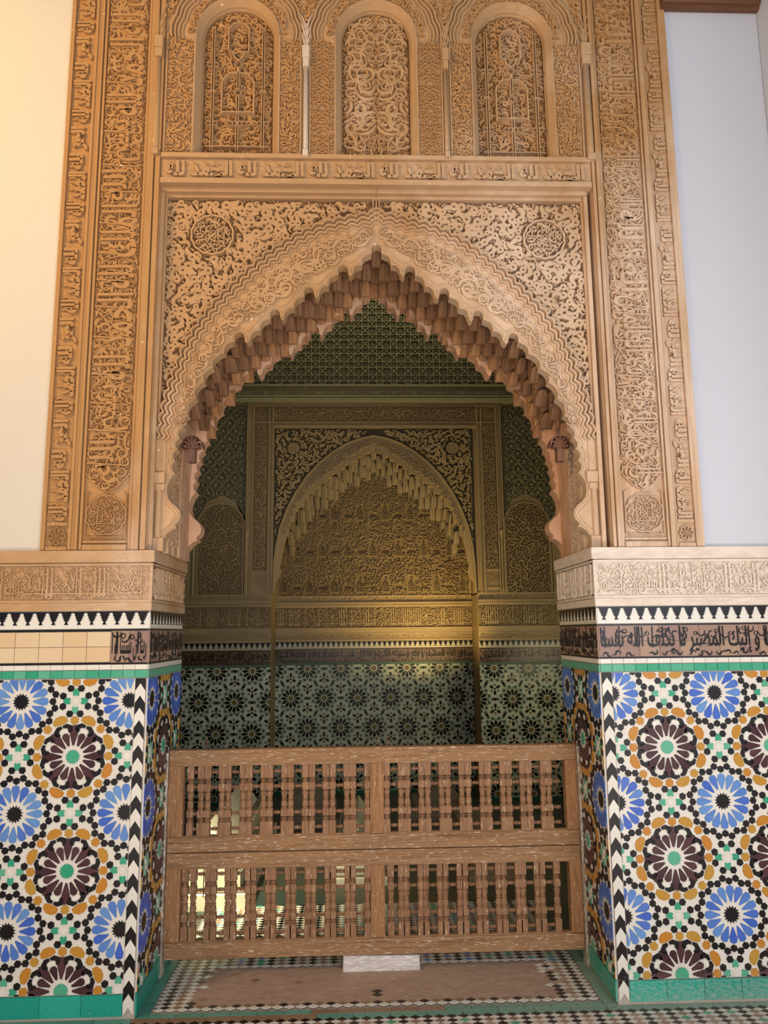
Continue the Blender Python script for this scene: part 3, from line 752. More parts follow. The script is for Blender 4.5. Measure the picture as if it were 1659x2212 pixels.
for cu, r, z0, _ in WIN:
    for q in range(4):          # lobed arches springing from the colonnettes
        R3 = .305-q*.017
        P = [(cu+(R3+.008*abs(math.sin(9*a)))*math.cos(a), ZS-.03+(R3*1.15+.008*abs(math.sin(9*a)))*math.sin(a)) for a in [math.pi*w_/90 for w_ in range(91)]]
        b3.ribbon(P, .011, -.008, .012-q*.004, .6)
    ring = [(cu+.235*math.cos(a), ZS+.27*math.sin(a)) for a in [math.pi*q/20 for q in range(21)]]+[(cu+.199*math.cos(a), ZS+.199*math.sin(a)) for a in [math.pi*q/20 for q in range(20, -1, -1)]]
    relief(b, pack(ring, [('scroll', .0115, 500), ('ess', .013, 1500), ('leaf', .009, 1500)], 120, cell=.003, over=.06), -.008, .004, .7)
for x in (-.919, -.2585, .3915, 1.061):
    P = [(x, 4.25), (x+.09, 4.50), (x+.2, 4.66), (x+.3, 4.72), (x+.3, 4.9), (x-.3, 4.9), (x-.3, 4.72), (x-.2, 4.66), (x-.09, 4.50)]
    P = clip(P, (-.915, 1.055, 4.2, 4.93)); relief(b, pack(P, [('scroll', .013, 700), ('ess', .014, 1500), ('leaf', .010, 1500)], 130, cell=.003, over=.08), -.008, .004, .7)
b.build('vine_relief', STU, t, F0, kind='stuff'); b2.build('fillet', STU2, t, F0); b3.build('lobed_arch', STU2, t, F0)
for k, (x, wd, lab) in enumerate([(-.943, .030, 'slim plaster colonnette at the left end of the window row'), (-.262, .024, 'whitewashed slim colonnette between left and middle windows'),
                                  (.392, .022, 'slim colonnette between middle and right windows'), (1.062, .034, 'slim plaster colonnette at the right end of the window row')]):
    t = empty('colonnette', (x, -.014, 3.60), lab, 'column', 'colonnettes of the window row')
    m = STUB if k == 1 else STU2; zc = 4.10 if k in (0, 3) else 4.06
    F = front(-.0)
    b = MB(); b.lathe([(wd*.46, 3.635), (wd*.5, 3.66), (wd*.47, zc)], (x, .006), 12); b.build('shaft', m, t, F, True)
    b = MB(); b.box(x-wd*.55, x+wd*.55, 3.605, 3.637, -.01, .026, .003); b.build('base', m, t, F)
    b = MB(); b.box(x-wd*.6, x+wd*.6, zc, zc+.045, -.01, .028, .003); b.box(x-wd*.72, x+wd*.72, zc+.045, zc+.105, -.01, .033, .004); b.build('capital', m, t, F)
    b = MB()
    for s in (-1, 1):
        for q in range(3): b.ribbon([(x+s*.004, zc+.105+q*.05), (x+s*.012, zc+.15+q*.05), (x+s*(.022+q*.004), zc+.185+q*.05)], [.008, .010, .004], 0, .014, .6)
    b.box(x-wd*.3, x+wd*.3, zc+.105, 4.30, -.01, .010, .003); b.build('palm_bracket', m, t, F)

# ---- arch: lobed opening, ribs, spandrels
def unit(d, z, last=False):
    P = [(-.037, -.052), (-.025, -.044), (-.023, -.022), (-.016, -.006), (0, 0), (.016, -.006), (.023, -.022), (.023, -.046), (.032, -.046), (.036, -.050), (.052, -.056), (.063, -.072), (.067, -.100)]
    if not last: P += [(.072, -.100), (.090, -.104), (.103, -.118), (.109, -.142)]
    return [(d+a, z+c) for a, c in P]
NT = [(0, 3.217), (.154, 3.113), (.309, 3.006), (.461, 2.898), (.619, 2.790)]
PROF = unit(0, 3.217)[4:]
for k in (1, 2, 3): PROF += unit(*NT[k])
PROF += unit(*NT[4], last=True)
CU = [(.690, 2.690), (.733, 2.622), (.770, 2.556), (.802, 2.480), (.836, 2.402), (.856, 2.350), (.870, 2.300), (.879, 2.250), (.886, 2.197), (.886, 2.143)]
for (a, c), (d, e) in zip(CU[:-1], CU[1:]):
    L = math.hypot(d-a, e-c); nx, nz = -(e-c)/L, (d-a)/L
    for q in range(6):
        tt = q/6; bl = .26*L*math.sin(math.pi*tt)**.7 if q else 0
        PROF.append((a+(d-a)*tt+nx*bl, c+(e-c)*tt+nz*bl*.6))
PROF += [(.886, 2.143), (.904, 2.120), (.916, 2.090), (.918, 2.062), (.912, 2.034), (.896, 2.012), (.874, 1.995), (.859, 1.976), (.855, 1.955), (.860, 1.935), (.872, 1.922), (.878, 1.916), (.871, 1.900), (.888, 1.897), (.910, 1.880), (.928, 1.850), (.938, 1.820), (.941, 1.801)]
OUT = [(0, 3.392), (.02, 3.372), (.06, 3.362), (.12, 3.349), (.19, 3.333), (.25, 3.315), (.315, 3.287), (.376, 3.254), (.42, 3.227), (.46, 3.197), (.515, 3.157), (.564, 3.112), (.617, 3.060), (.667, 3.004), (.710, 2.960), (.748, 2.915), (.780, 2.870), (.808, 2.826), (.839, 2.772), (.866, 2.717), (.887, 2.663), (.904, 2.609), (.922, 2.556), (.937, 2.503), (.948, 2.450), (.957, 2.397), (.962, 2.345), (.9655, 2.292), (.9655, 1.801)]
t = empty('arch', (XC, .06, 1.80), 'pointed stucco arch with stalactite shaped lobed edge and carved vine face', 'arch')
F6 = front(.06)
SG = ((-1, 'left'), (1, 'right'))
b = MB()
for s, _ in SG:
    P = [(XC+s*d, z) for d, z in PROF]+[(XC+s*d, z) for d, z in OUT[::-1]]
    b.prism(P, -.06, 0)
b.build('arch_face', STU2, t, F6)
b = MB()
for s, _ in SG:                 # raised line that follows the lobes
    P = np.array(PROF); tn = np.gradient(P, axis=0); tn /= np.linalg.norm(tn, axis=1)[:, None]+1e-9; nr = np.column_stack([-tn[:, 1], tn[:, 0]])
    for g, hh in ((.008, .006), (.022, .004)):
        Q = P+nr*g; keep = [0]
        for q in range(1, len(Q)):
            if np.min(np.linalg.norm(P-Q[q], axis=1)) > g*.82: keep.append(q)
        Q = Q[keep]; b.ribbon(np.column_stack([XC+s*Q[:, 0], Q[:, 1]]), .007 if g < .01 else .005, -.002, hh, .5)
b.build('lobed_moulding', STU2, t, F6)
b = MB()
oc = np.array(OUT[:-1]); seg = np.r_[0, np.cumsum(np.linalg.norm(np.diff(oc, axis=0), axis=1))]
def along(off, amp, per=.052, n=420):
    s_ = np.linspace(0, seg[-1], n); X = np.interp(s_, seg, oc[:, 0]); Z = np.interp(s_, seg, oc[:, 1])
    tx, tz = np.gradient(X), np.gradient(Z); L = np.hypot(tx, tz); o = off-amp*np.abs(np.sin(math.pi*s_/per))
    return np.column_stack([X+tz/L*o, Z-tx/L*o])
for k in range(4):
    Q = along(.016+k*.018, .015, .054, 700)
    for s, _ in SG: b.ribbon(np.column_stack([XC+s*Q[:, 0], Q[:, 1]]), (.011, .014, .014, .009)[k], -.004, (.030, .021, .013, .007)[k], .5)
b.build('scalloped_rib', STU2, t, F6)
inn = along(.080, 0, n=60)
reg = [(XC-d, z) for d, z in PROF]
inner = []
P = np.array(PROF); 
env = [(.005, 3.255), (.05, 3.205), (.10, 3.175), (.154, 3.145), (.22, 3.085), (.309, 3.04), (.38, 2.975), (.461, 2.93), (.54, 2.865), (.619, 2.82), (.68, 2.745), (.73, 2.665), (.78, 2.58), (.815, 2.50), (.853, 2.42), (.868, 2.36)]
I2 = [(x, z) for x, z in inn if z > 2.36 and x > .005]
half = [(XC-d, z) for d, z in env]+[(XC-d, z) for d, z in I2[::-1]]
b = MB()
it = pack(half, [('vine', .030, 900), ('vine', .021, 2500), ('ess', .019, 4000), ('vine', .014, 2500), ('ess', .013, 6000), ('leaf', .012, 7000), ('dot', .009, 5000)], 61, cell=.0025, mirror=XC, over=.07)
relief(b, it, 0, .0105, .7, 0, 1.1)
R = random.Random(4)
for k in range(22):
    tt = (k+.5)/22; j = tt*(len(env)-1); j0 = int(j); x = env[j0][0]+(env[min(j0+1, len(env)-1)][0]-env[j0][0])*(j-j0); z = env[j0][1]+(env[min(j0+1, len(env)-1)][1]-env[j0][1])*(j-j0); q = I2[-1-min(len(I2)-1, int(tt*len(I2)))] if I2[0][0] > I2[-1][0] else I2[min(len(I2)-1, int(tt*len(I2)))]
    f = .3 if k % 2 else .68; cx, cz = x+(q[0]-x)*f, z+(q[1]-z)*f; a0 = R.uniform(0, 6)
    for s, _ in SG: b.ribbon([(XC+s*(cx+(.032-.0009*w_)*math.cos(a0+w_*.35)), cz+(.032-.0009*w_)*math.sin(a0+w_*.35)) for w_ in range(24)], .0048, 0, .0125, .6)
b.build('vine_relief', STU2, t, F6, kind='stuff')
# key ornament at the crown
b = MB()
for s, _ in SG: b.ribbon([(XC, 3.437), (XC+s*.016, 3.43), (XC+s*.011, 3.405), (XC+s*.022, 3.385), (XC+s*.034, 3.378), (XC+s*.028, 3.366), (XC+s*.012, 3.372)], .008, -.04, .014, .6)
b.ribbon([(XC, 3.43), (XC, 3.375)], [.008, .018], -.04, .010, .6); b.build('key_ornament', STU2, t, F6)
# small colonnettes that carry the arch
for s, wh in SG:
    u = XC+s*.945
    b = MB(); b.box(u-.022, u+.022, 1.802, 1.86, -.03, .014, .003); b.lathe([(.013, 1.86), (.0145, 1.88), (.013, 2.07)], (u+s*.004, .004), 10)
    b.box(u-.030, u+.022, 2.095, 2.145, -.03, .022, .004); b.box(u-.020, u+.020, 2.065, 2.095, -.03, .016, .004)
    b.box(u-.014, u+.020, 2.145, 2.36, -.03, .006, .003)
    b.build('impost_colonnette', STU2, t, F6)
# soffit: smooth lobed reveal behind a carved strip, back plate
b = MB()
low = [(d, z) for d, z in PROF if z < 2.43]
for s, _ in SG:
    b = MB(); P = [(XC+s*.915, 1.801), (XC+s*.915, 2.20), (XC+s*.895, 2.44), (XC+s*.975, 2.44), (XC+s*.975, 1.801)]; b.prism(P, -.469, -.26)
    b.build('smooth_reveal', SOFF, t, F6)
b = MB()
for s, _ in SG:
    P = [(XC+s*d, z) for d, z in PROF]+[(XC+s*.975, 1.801), (XC+s*.975, 2.7), (XC+s*.6, 3.1), (XC, 3.45)]; b.prism(P, -.53, -.44)
b.build('back_plate', SOFF, t, F6)
for s, wh in SG:
    fr = Fr((XC-.925, 0, 0), (0, 1, 0), (0, 0, 1)) if s < 0 else Fr((XC+.918, 0, 0), (0, -1, 0), (0, 0, 1))
    u0, u1 = (.12, .33) if s < 0 else (-.33, -.12)
    b = MB(); b.box(u0, u1, 1.80, 2.45, -.03, 0)
    for q in (u0+.01, u1-.01, (u0+u1)/2): b.box(q-.003, q+.003, 1.80, 2.45, 0, .006)
    relief(b, pack(rect(u0, u1, 1.84, 2.45), [('vine', .014, 500), ('ess', .012, 1200), ('leaf', .009, 1500)], 66, cell=.003), 0, .006, .7)
    b.build('reveal_carving', STU2, t, fr)

# spandrels
for s, wh in SG:
    t = empty('carved_spandrel', (XC+s*.6, .10, 2.9), 'deeply carved leaf scroll spandrel with round medallion, upper '+wh+' of the arch', 'spandrel', 'carved spandrels of the arch')
    F10 = front(.10); edge = -.903 if s < 0 else 1.028
    P = [(XC+s*.02, 3.432)]+[(XC+s*d, z) for d, z in OUT if d > .02 and z > 2.25]+[(edge-s*.004, 2.25), (edge-s*.004, 3.432)]
    b = MB()
    for a, c, h in ((edge, edge+s*.018, .07), ):
        b.box(min(a, c), max(a, c), 1.80, 3.452, 0, .070, .004)
    b.box(min(edge-s*.008, edge), max(edge-s*.008, edge), 2.15, 3.44, 0, .045, .003)
    x0, x1 = sorted((XC, edge+s*.018)); b.box(x0, x1, 3.452, 3.472, 0, .072, .004); b.box(x0, x1, 3.438, 3.452, 0, .048, .003)
    b.build('moulding', STU2, t, F10)
    mc = (-.690, 3.258) if s < 0 else (.843, 3.250)
    hole = poly_med(*mc, .103)
    b = MB()
    inside = [(x, z) for x, z in P]
    it = pack(inside, [('scroll', .0165, 2200), ('scroll', .0135, 5000), ('ess', .016, 3000), ('scroll', .0105, 3500), ('ess', .011, 4500), ('leaf', .011, 7000), ('dot', .011, 5000)], 71, holes=[hole], cell=.003, over=.07)
    relief(b, it, 0, .036, .88, .002, 1.05); b.build('leaf_scrolls', STU2, t, F10, kind='stuff')
    b = MB(); b.ribbon(poly_med(*mc, .094, 14, .05), .012, 0, .044, .7, closed=True)
    for a in ((2.36, -.785) if s < 0 else (.785, -2.36)):
        x, z = mc[0]+.104*math.cos(a), mc[1]+.104*math.sin(a); q = (math.cos(a), math.sin(a))
        b.prism([(x-q[1]*.014, z+q[0]*.014), (x+q[0]*.030, z+q[1]*.030), (x+q[1]*.014, z-q[0]*.014), (x-q[0]*.012, z-q[1]*.012)], 0, .044, .003)
    relief(b, pack(poly_med(*mc, .086), [('vine', .015, 600), ('ess', .013, 1200), ('leaf', .010, 1500)], 73, cell=.0022, over=.08), 0, .040, .7)
    b.build('medallion', STU2, t, F10)

# muqarnas of the soffit
def cell_mesh(w_, h_, d_, rec, name, mat):
    # a small corbel that leans back towards its foot: a round topped tongue (rec < 0) or a hooded niche (rec > 0)
    m = MB(); k = 16; fs = []; V = []; a_ = w_*.44; zt = h_-a_-.004
    X = [-w_/2, -a_*1.02, -a_, -a_*.90, -a_*.76, -a_*.74, -a_*.5, -a_*.25, -.0015, 0, .0015, a_*.25, a_*.5, a_*.74, a_*.76, a_*.90, a_, a_*1.02, w_/2]; n = len(X)-1
    Zs = [h_*i/10 for i in range(8)]+[zt+(h_-.004-zt)*q for q in (.0, .3, .5, .66, .78, .87, .94, .975, 1.0)]+[h_]
    Zs = sorted(set(round(z, 5) for z in Zs)); k = len(Zs)-1
    for z in Zs:
        B = .93*d_*max(0, 1-z/h_)**1.3
        for x in X:
            q = math.hypot(x/a_, max(0, z-zt)/a_)
            if q > 1.005: y = min(d_, B+.034)
            elif rec > 0:
                y = B-.004 if q > .75 else min(d_, B+.012+rec*math.sqrt(max(0, 1-(q/.75)**2)))
            else:
                y = B-abs(rec)*math.sqrt(max(0, 1-(q/1.01)**2))*.8+(.004 if abs(x) < .001 else 0)
            V.append((x, z, -y))
    for i in range(k):
        for j in range(n): a = i*(n+1)+j; fs.append((a, a+1, a+n+2, a+n+1))
    nb = len(V)
    for x in X: V.append((x, 0, -d_))
    for j in range(n): fs.append((nb+j, nb+j+1, j+1, j))
    q = len(V); V += [(-w_/2, h_, -d_), (w_/2, h_, -d_)]
    fs.append(tuple([nb]+[i*(n+1) for i in range(k+1)]+[q])); fs.append(tuple([q+1]+[i*(n+1)+n for i in range(k, -1, -1)]+[nb+n]))
    fs.append(tuple([k*(n+1)+j for j in range(n+1)]+[q+1, q]))
    m.add(V, fs)
    return m.mesh(name, mat, smooth=False)
MQ = stucco('shaded_muqarnas_stucco', (.20, .10, .05), (.30, .175, .10), -.1)  # vault shade put into a darker stucco colour
MQW = stucco('lit_muqarnas_stucco', (.36, .18, .08), (.44, .27, .15), -.1)  # lighter copy for the inner rows, their lit look put into the colour
t = empty('muqarnas_vault', (XC, .3, 2.4), 'stalactite vault of small rounded niches hanging inside the pointed arch', 'vault')
CX = [0, .154, .309, .461, .619, .70, .745, .79, .83, .86]; CZ = [3.165, 3.062, 2.955, 2.848, 2.738, 2.655, 2.57, 2.49, 2.41, 2.33]
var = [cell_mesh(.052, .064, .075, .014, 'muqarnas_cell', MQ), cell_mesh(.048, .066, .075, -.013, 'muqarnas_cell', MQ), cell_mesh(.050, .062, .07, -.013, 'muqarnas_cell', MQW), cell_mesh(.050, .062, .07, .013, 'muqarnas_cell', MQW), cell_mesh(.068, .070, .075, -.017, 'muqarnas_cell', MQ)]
R = random.Random(8); QM = Matrix(((1, 0, 0, 0), (0, 0, -1, 0), (0, 1, 0, 0), (0, 0, 0, 1)))
def muq(t, xc, y0, dy, rows, zoff, drop, CXs, CZs, vs, w_, lim, up=.062):
    for row in range(rows):
        for k in range(-26, 27):
            if (k+row) % 2: continue
            d = k*w_
            if abs(d) > lim: continue
            z = np.interp(abs(d), CXs, CZs)+zoff-drop*row
            steep = np.interp(abs(d)+.02, CXs, CZs)-np.interp(abs(d)-.02, CXs, CZs) < -.045
            for q in range(1 if not steep else 2):
                last = row >= rows-2
                me = vs[2 if (k//2+row) % 3 else 3] if last else vs[(1, 0, 1, 4 if len(vs) > 4 and row else 1)[(k//2+row*3) % 4]]
                inst('muqarnas_cell', me, t, Matrix.Translation((xc+d+rg0.uniform(-.002, .002), y0+row*dy, z+q*up+rg0.uniform(-.003, .003))) @ QM)
rg0 = random.Random(77)
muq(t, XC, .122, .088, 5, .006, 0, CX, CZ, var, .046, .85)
for s, wh in SG:               # shell bracket at the foot
    b = MB(); u = XC+s*.845; z = 2.285
    for q in range(7):
        a = math.pi*q/6; b.ribbon([(u, z), (u+.034*math.cos(a), z+.012+.040*math.sin(a))], [.006, .016], -.04, .008, .7, .003)
    b.ribbon(arc(u, z+.012, .046, -.1, 3.24, 14), .008, -.05, .012, .7); b.box(u-.016, u+.016, z-.062, z+.0, -.04, .004, .003)
    b.build('shell_bracket', plain('dark_shell', (.22, .10, .06), (.15, .07, .045)) if s < 0 else bpy.data.materials['dark_shell'], t, front(.19))
# beam at the very top right
b = MB(); b.box(PX1-.02, XW, 4.42, 4.95, .0, .05, .006); t = b.build('carved_beam', BEAM, None, F0)
tag(t, 'dark carved wooden beam above the white plaster at top right', 'beam')
b = MB(); b.box(PX1-.02, XW, 4.405, 4.42, .0, .03, .003); b.build('beam_moulding', BEAM, t, F0)

# ================================================================== GATE
GX0, GX1, GY = -.878, .960, .36
t = empty('wooden_gate', (.04, GY, 0.07), 'weathered wooden gate of turned lattice in two tiers closing the tiled niche', 'gate')
FG = front(GY)
TH = .05
Z = {'b0': .068, 'b1': .134, 'm0': .437, 'm1': .500, 'm2': .504, 'm3': .566, 't0': .872, 't1': .938}
for a, c in (('b0', 'b1'), ('m0', 'm1'), ('m2', 'm3'), ('t0', 't1')):
    b = MB(); b.box(GX0, GX1, Z[a], Z[c], -TH, 0, .004)
    b.build('rail', WX, t, FG)
SX = [(GX0, -.812), (.019, .082), (.905, GX1)]
for lo, hi in ((Z['b1'], Z['m0']), (Z['m3'], Z['t0'])):
    for a, c in SX:
        b = MB(); b.box(a, c, lo, hi, -TH+.003, -.001, .004); st = b.build('stile', WZ, t, FG)
        m = MB()
        for x in ((a, c) if a > GX0+.1 and c < GX1-.1 else ((c,) if a <= GX0+.1 else (a,))):
            m.box(x-.010, x-.006, lo, hi, -.004, .0015, .001) if x > (a+c)/2 else m.box(x+.006, x+.010, lo, hi, -.004, .0015, .001)
        m.build('bead', WZ, st, FG)
for a, c in ((-.812, .019), (.082, .905)):
    for lo, hi in ((Z['b1'], Z['m0']), (Z['m3'], Z['t0'])):
        m = MB(); m.box(a, c, lo, lo+.005, -.03, -.006); m.box(a, c, hi-.005, hi, -.03, -.006); m.build('inner_lip', WX, t, FG)
PH = .303                        # clear height of a tier
def spindle():
    m = MB(); H = PH+.004; s = .0145
    for a, c in ((0, .198), (.265, .365), (.635, .735), (.802, 1)): m.box(-s, s, H*a, H*c, -s, s, .0022)
    for a, c in ((.198, .265), (.735, .802)):
        q = (c-a)/6
        m.lathe([(.0140, H*a), (.0105, H*(a+q)), (.0148, H*(a+2*q)), (.0150, H*(a+2.6*q)), (.008, H*(a+3*q)), (.0150, H*(a+3.4*q)), (.0150, H*(a+4*q)), (.009, H*(a+5*q)), (.0135, H*c)], (0, 0), 8)
    m.lathe([(.0135, H*.365), (.0146, H*.375), (.0105, H*.388), (.0135, H*.40), (.0145, H*.43), (.0130, H*.47), (.0100, H*.490), (.0148, H*.50), (.0100, H*.51), (.0112, H*.53), (.0140, H*.57), (.0146, H*.60), (.0105, H*.612), (.0147, H*.625), (.0135, H*.635)], (0, 0), 10)
    return m.mesh('spindle', WS, None, (0, 0, 0), False)
sp = spindle()
m = MB(); L_ = .036
prof = [(.006, -L_/2), (.0095, -L_*.44), (.0045, -L_*.36), (.0085, -L_*.26), (.0085, -L_*.2), (.0045, -L_*.12), (.0095, -L_*.04), (.0095, L_*.04), (.0045, L_*.12), (.0085, L_*.2), (.0085, L_*.26), (.0045, L_*.36), (.0095, L_*.44), (.006, L_/2)]
m.lathe(prof, (0, 0), 8); spool = m.mesh('spool', WS)
rg = random.Random(12)
for (x0, x1, lo, g0, gs) in ((-.812, .019, Z['m3'], -.769, .0931), (.082, .905, Z['m3'], .128, .0923), (-.812, .019, Z['b1'], -.7275, .0876), (.082, .905, Z['b1'], .122, .0869)):
    gaps = [g0+k*gs for k in range(9)]
    hw = .0175; xs = []
    for k, g in enumerate(gaps):
        xs += [g-hw-.0147, g+hw+.0147]
        if k and gs > .09: pass
    xs = [x for x in xs if x0+.012 < x < x1-.010]
    for x in xs: inst('spindle', sp, t, FG.at(x+rg.uniform(-.0008, .0008), lo-.002, -.024, rg.uniform(-.004, .004)))
    for g in gaps:
        for q in (.10, .315, .685, .90):
            inst('spool', spool, t, FG.at(g, lo+PH*q+rg.uniform(-.001, .001), -.024, math.pi/2))
    if xs[0]-x0 > .035: inst('spindle', sp, t, FG.at((xs[0]-.0147+x0)/2-.002, lo-.002, -.026))
for s, x0, x1, lab in ((-1, -.8915, -.8795, 'thin grey wooden door post beside the left end of the gate'), (1, .9615, .9765, 'thin worn grey door post beside the right end of the gate')):
    b = MB(); b.box(x0, x1, 0, .93, -.045, .012, .003); o = b.build('door_post', WP, None, FG); tag(o, lab, 'post', 'thin posts at both ends of the gate')
b = MB(); b.prism([(-.104, 0), (.232, 0), (.230, .062), (-.102, .0665)], -.035, .0, .004)
tag(b.build('wooden_block', WB, None, front(.36)), 'whitewashed wooden block wedged under the middle of the gate', 'block')

# ================================================================== FLOOR MOSAIC
dx, dy = .0232, .0158
dm = MB(); dm.prism([(-dx+.0012, 0), (0, -dy+.0012), (dx-.0012, 0), (0, dy-.0012)], 0, .004, .0008)
d_me = {}
def dia(mat):
    if mat.name not in d_me:
        q = MB(); q.prism([(-dx+.0012, 0), (0, -dy+.0012), (dx-.0012, 0), (0, dy-.0012)], 0, .004, .0008); d_me[mat.name] = q.mesh('floor_tile', mat)
    return d_me[mat.name]
FX0, FX1, FY0, FY1 = XL+.05, XR-.055, .035, .56
rf = random.Random(3); white = MB(); terra = MB(); far = {}; cand = []
for j in range(-42, 120):
    for i in range(-80, 100):
        x = .04+i*dx; 
        if (i+j) % 2: continue
        y = .30+j*dy
        front_zone = -.30 < y < -.045 and -1.7 < x < XW-.03
        plat = FX0+dx < x < FX1-dx and FY0+dy < y < FY1
        back_zone = 1.2 > y > FY1+.01 and XL+.06 < x < XR-.06
        if not (front_zone or plat or back_zone): continue
        if i % 2:                      # pale columns
            centre = plat and (x-FX0 > .16+rf.uniform(-.05, .05) and FX1-x > .15+rf.uniform(-.04, .04) and .055 < y-FY0 and y < .43+rf.uniform(-.012, .012))
            if centre: terra.prism([(x-dx+.001, y), (x, y-dy+.001), (x+dx-.001, y), (x, y+dy-.001)], 0, rf.uniform(.0015, .0027))
            else: white.prism([(x-dx+.0012, y), (x, y-dy+.0012), (x+dx-.0012, y), (x, y+dy-.0012)], 0, .0035)
            continue
        centre = plat and (x-FX0 > .15+rf.uniform(-.05, .05) and FX1-x > .14+rf.uniform(-.04, .04) and .05 < y-FY0 and y < .44+rf.uniform(-.012, .012))
        if centre and rf.random() > .02: terra.prism([(x-dx+.001, y), (x, y-dy+.001), (x+dx-.001, y), (x, y+dy-.001)], 0, rf.uniform(.0012, .0027)); continue
        k = (i//2) % 2
        if k == 0: mt = BLACK
        else: mt = rf.choice((BROWN, BROWN, BROWN, TEAL, BLUE) if y > .42 else (BROWN, BROWN, TERRA, BROWN, GREEN if front_zone else BROWN))
        if front_zone and y > -.075: mt = BLACK
        if back_zone:
            far.setdefault(mt.name, (MB(), mt))[0].prism([(x-dx+.0012, y), (x, y-dy+.0012), (x+dx-.0012, y), (x, y+dy-.0012)], 0, .0035); continue
        cand.append((y, x, mt))
cand.sort(key=lambda c: (not (c[0] > -.085 and (c[0] > 0 or c[1] > .2)), c[0]))
for k, (y, x, mt) in enumerate(cand):
    if k < 300: inst('floor_tile', dia(mt), floor, FLOOR.at(x, y, 0, rf.uniform(-.02, .02)))
    else: far.setdefault(mt.name, (MB(), mt))[0].prism([(x-dx+.0012, y), (x, y-dy+.0012), (x+dx-.0012, y), (x, y+dy-.0012)], 0, .0035)
white.build('white_floor_tile', WHT, floor, FLOOR, kind='stuff'); terra.build('worn_floor_tile', TERRA, floor, FLOOR, kind='stuff')
for m, mt in far.values(): m.build('floor_tile', mt, floor, FLOOR, kind='stuff')
TEALF = glaze('floor_teal', (.06, .26, .20), (.10, .34, .27), .3, .7)
def strip_tiles(u0, u1, v0, v1, n, along_x=True):
    for k in range(n):
        m = MB()
        if along_x: a = u0+(u1-u0)*k/n; c = u0+(u1-u0)*(k+1)/n; m.box(a+.001, c-.001, v0, v1, 0, .0035, .0008)
        else: a = v0+(v1-v0)*k/n; c = v0+(v1-v0)*(k+1)/n; m.box(u0, u1, a+.001, c-.001, 0, .0035, .0008)
        m.build('edging_tile', TEALF if not (along_x and 5 < k < 11) else BROWN, floor, FLOOR)
strip_tiles(XL, FX0-.002, .0, .56, 4, False); strip_tiles(FX1+.002, XR, .0, .56, 4, False)
strip_tiles(XL-.85, XW-.01, -.04, -.002, 26)
strip_tiles(FX0, FX1, .0, .032, 17)

# ================================================================== CHAMBER BEHIND THE GATE
YF, YC = 3.70, 4.10
NX0, NX1 = -.803, 1.060          # niche opening of the rear wall
FF, FC = front(YF), front(YC)
NC = .128
b = MB(); b.box(-2.6, NX0, -.09, 1.80, -.8, 0); b.box(NX1, 2.8, -.09, 1.80, -.8, 0); b.box(-2.6, -.80, 1.79, 3.62, -.8, -.010); b.box(1.06, 2.8, 1.79, 3.62, -.8, -.010); b.box(-2.6, 2.8, 3.58, 5.2, -.8, -.012)
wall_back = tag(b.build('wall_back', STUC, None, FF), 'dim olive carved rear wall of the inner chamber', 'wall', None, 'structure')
b = MB(); b.box(-1.1, 1.4, -.09, 3.7, -.3, 0); tag(b.build('wall_niche', STUC, None, FC), 'dim golden back wall of the rear niche', 'wall', None, 'structure')
b = MB(); b.box(-2.75, -2.6, JD, 4.5, -.09, 5.2); tag(b.build('wall_chamber_left', STUC, None, FLOOR), 'dark left side wall of the inner chamber', 'wall', None, 'structure')
b = MB(); b.box(2.8, 2.95, JD, 4.5, -.09, 5.2); tag(b.build('wall_chamber_right', STUC, None, FLOOR), 'dark right side wall of the inner chamber', 'wall', None, 'structure')
b = MB(); b.box(-2.6, 2.8, .62, 4.1, -.05, -.0035); b.build('dark_paving', plain('dark_green_paving', (.03, .05, .04), (.06, .055, .04), .35, 9, .3), floor, FLOOR)
b = MB(); b.box(-2.75, 2.95, .3, 4.6, 5.2, 5.3); tag(b.build('ceiling', STUC, None, FLOOR), 'dark ceiling of the inner chamber', 'ceiling', None, 'structure')
b = MB(); b.box(-2.75, -2.5, 0, 5.2, -JD-.1, -JD+.05); b.box(2.2, 2.95, 0, 5.2, -JD-.1, -JD+.05); b.build('pier', STUC, wall_back, F0)

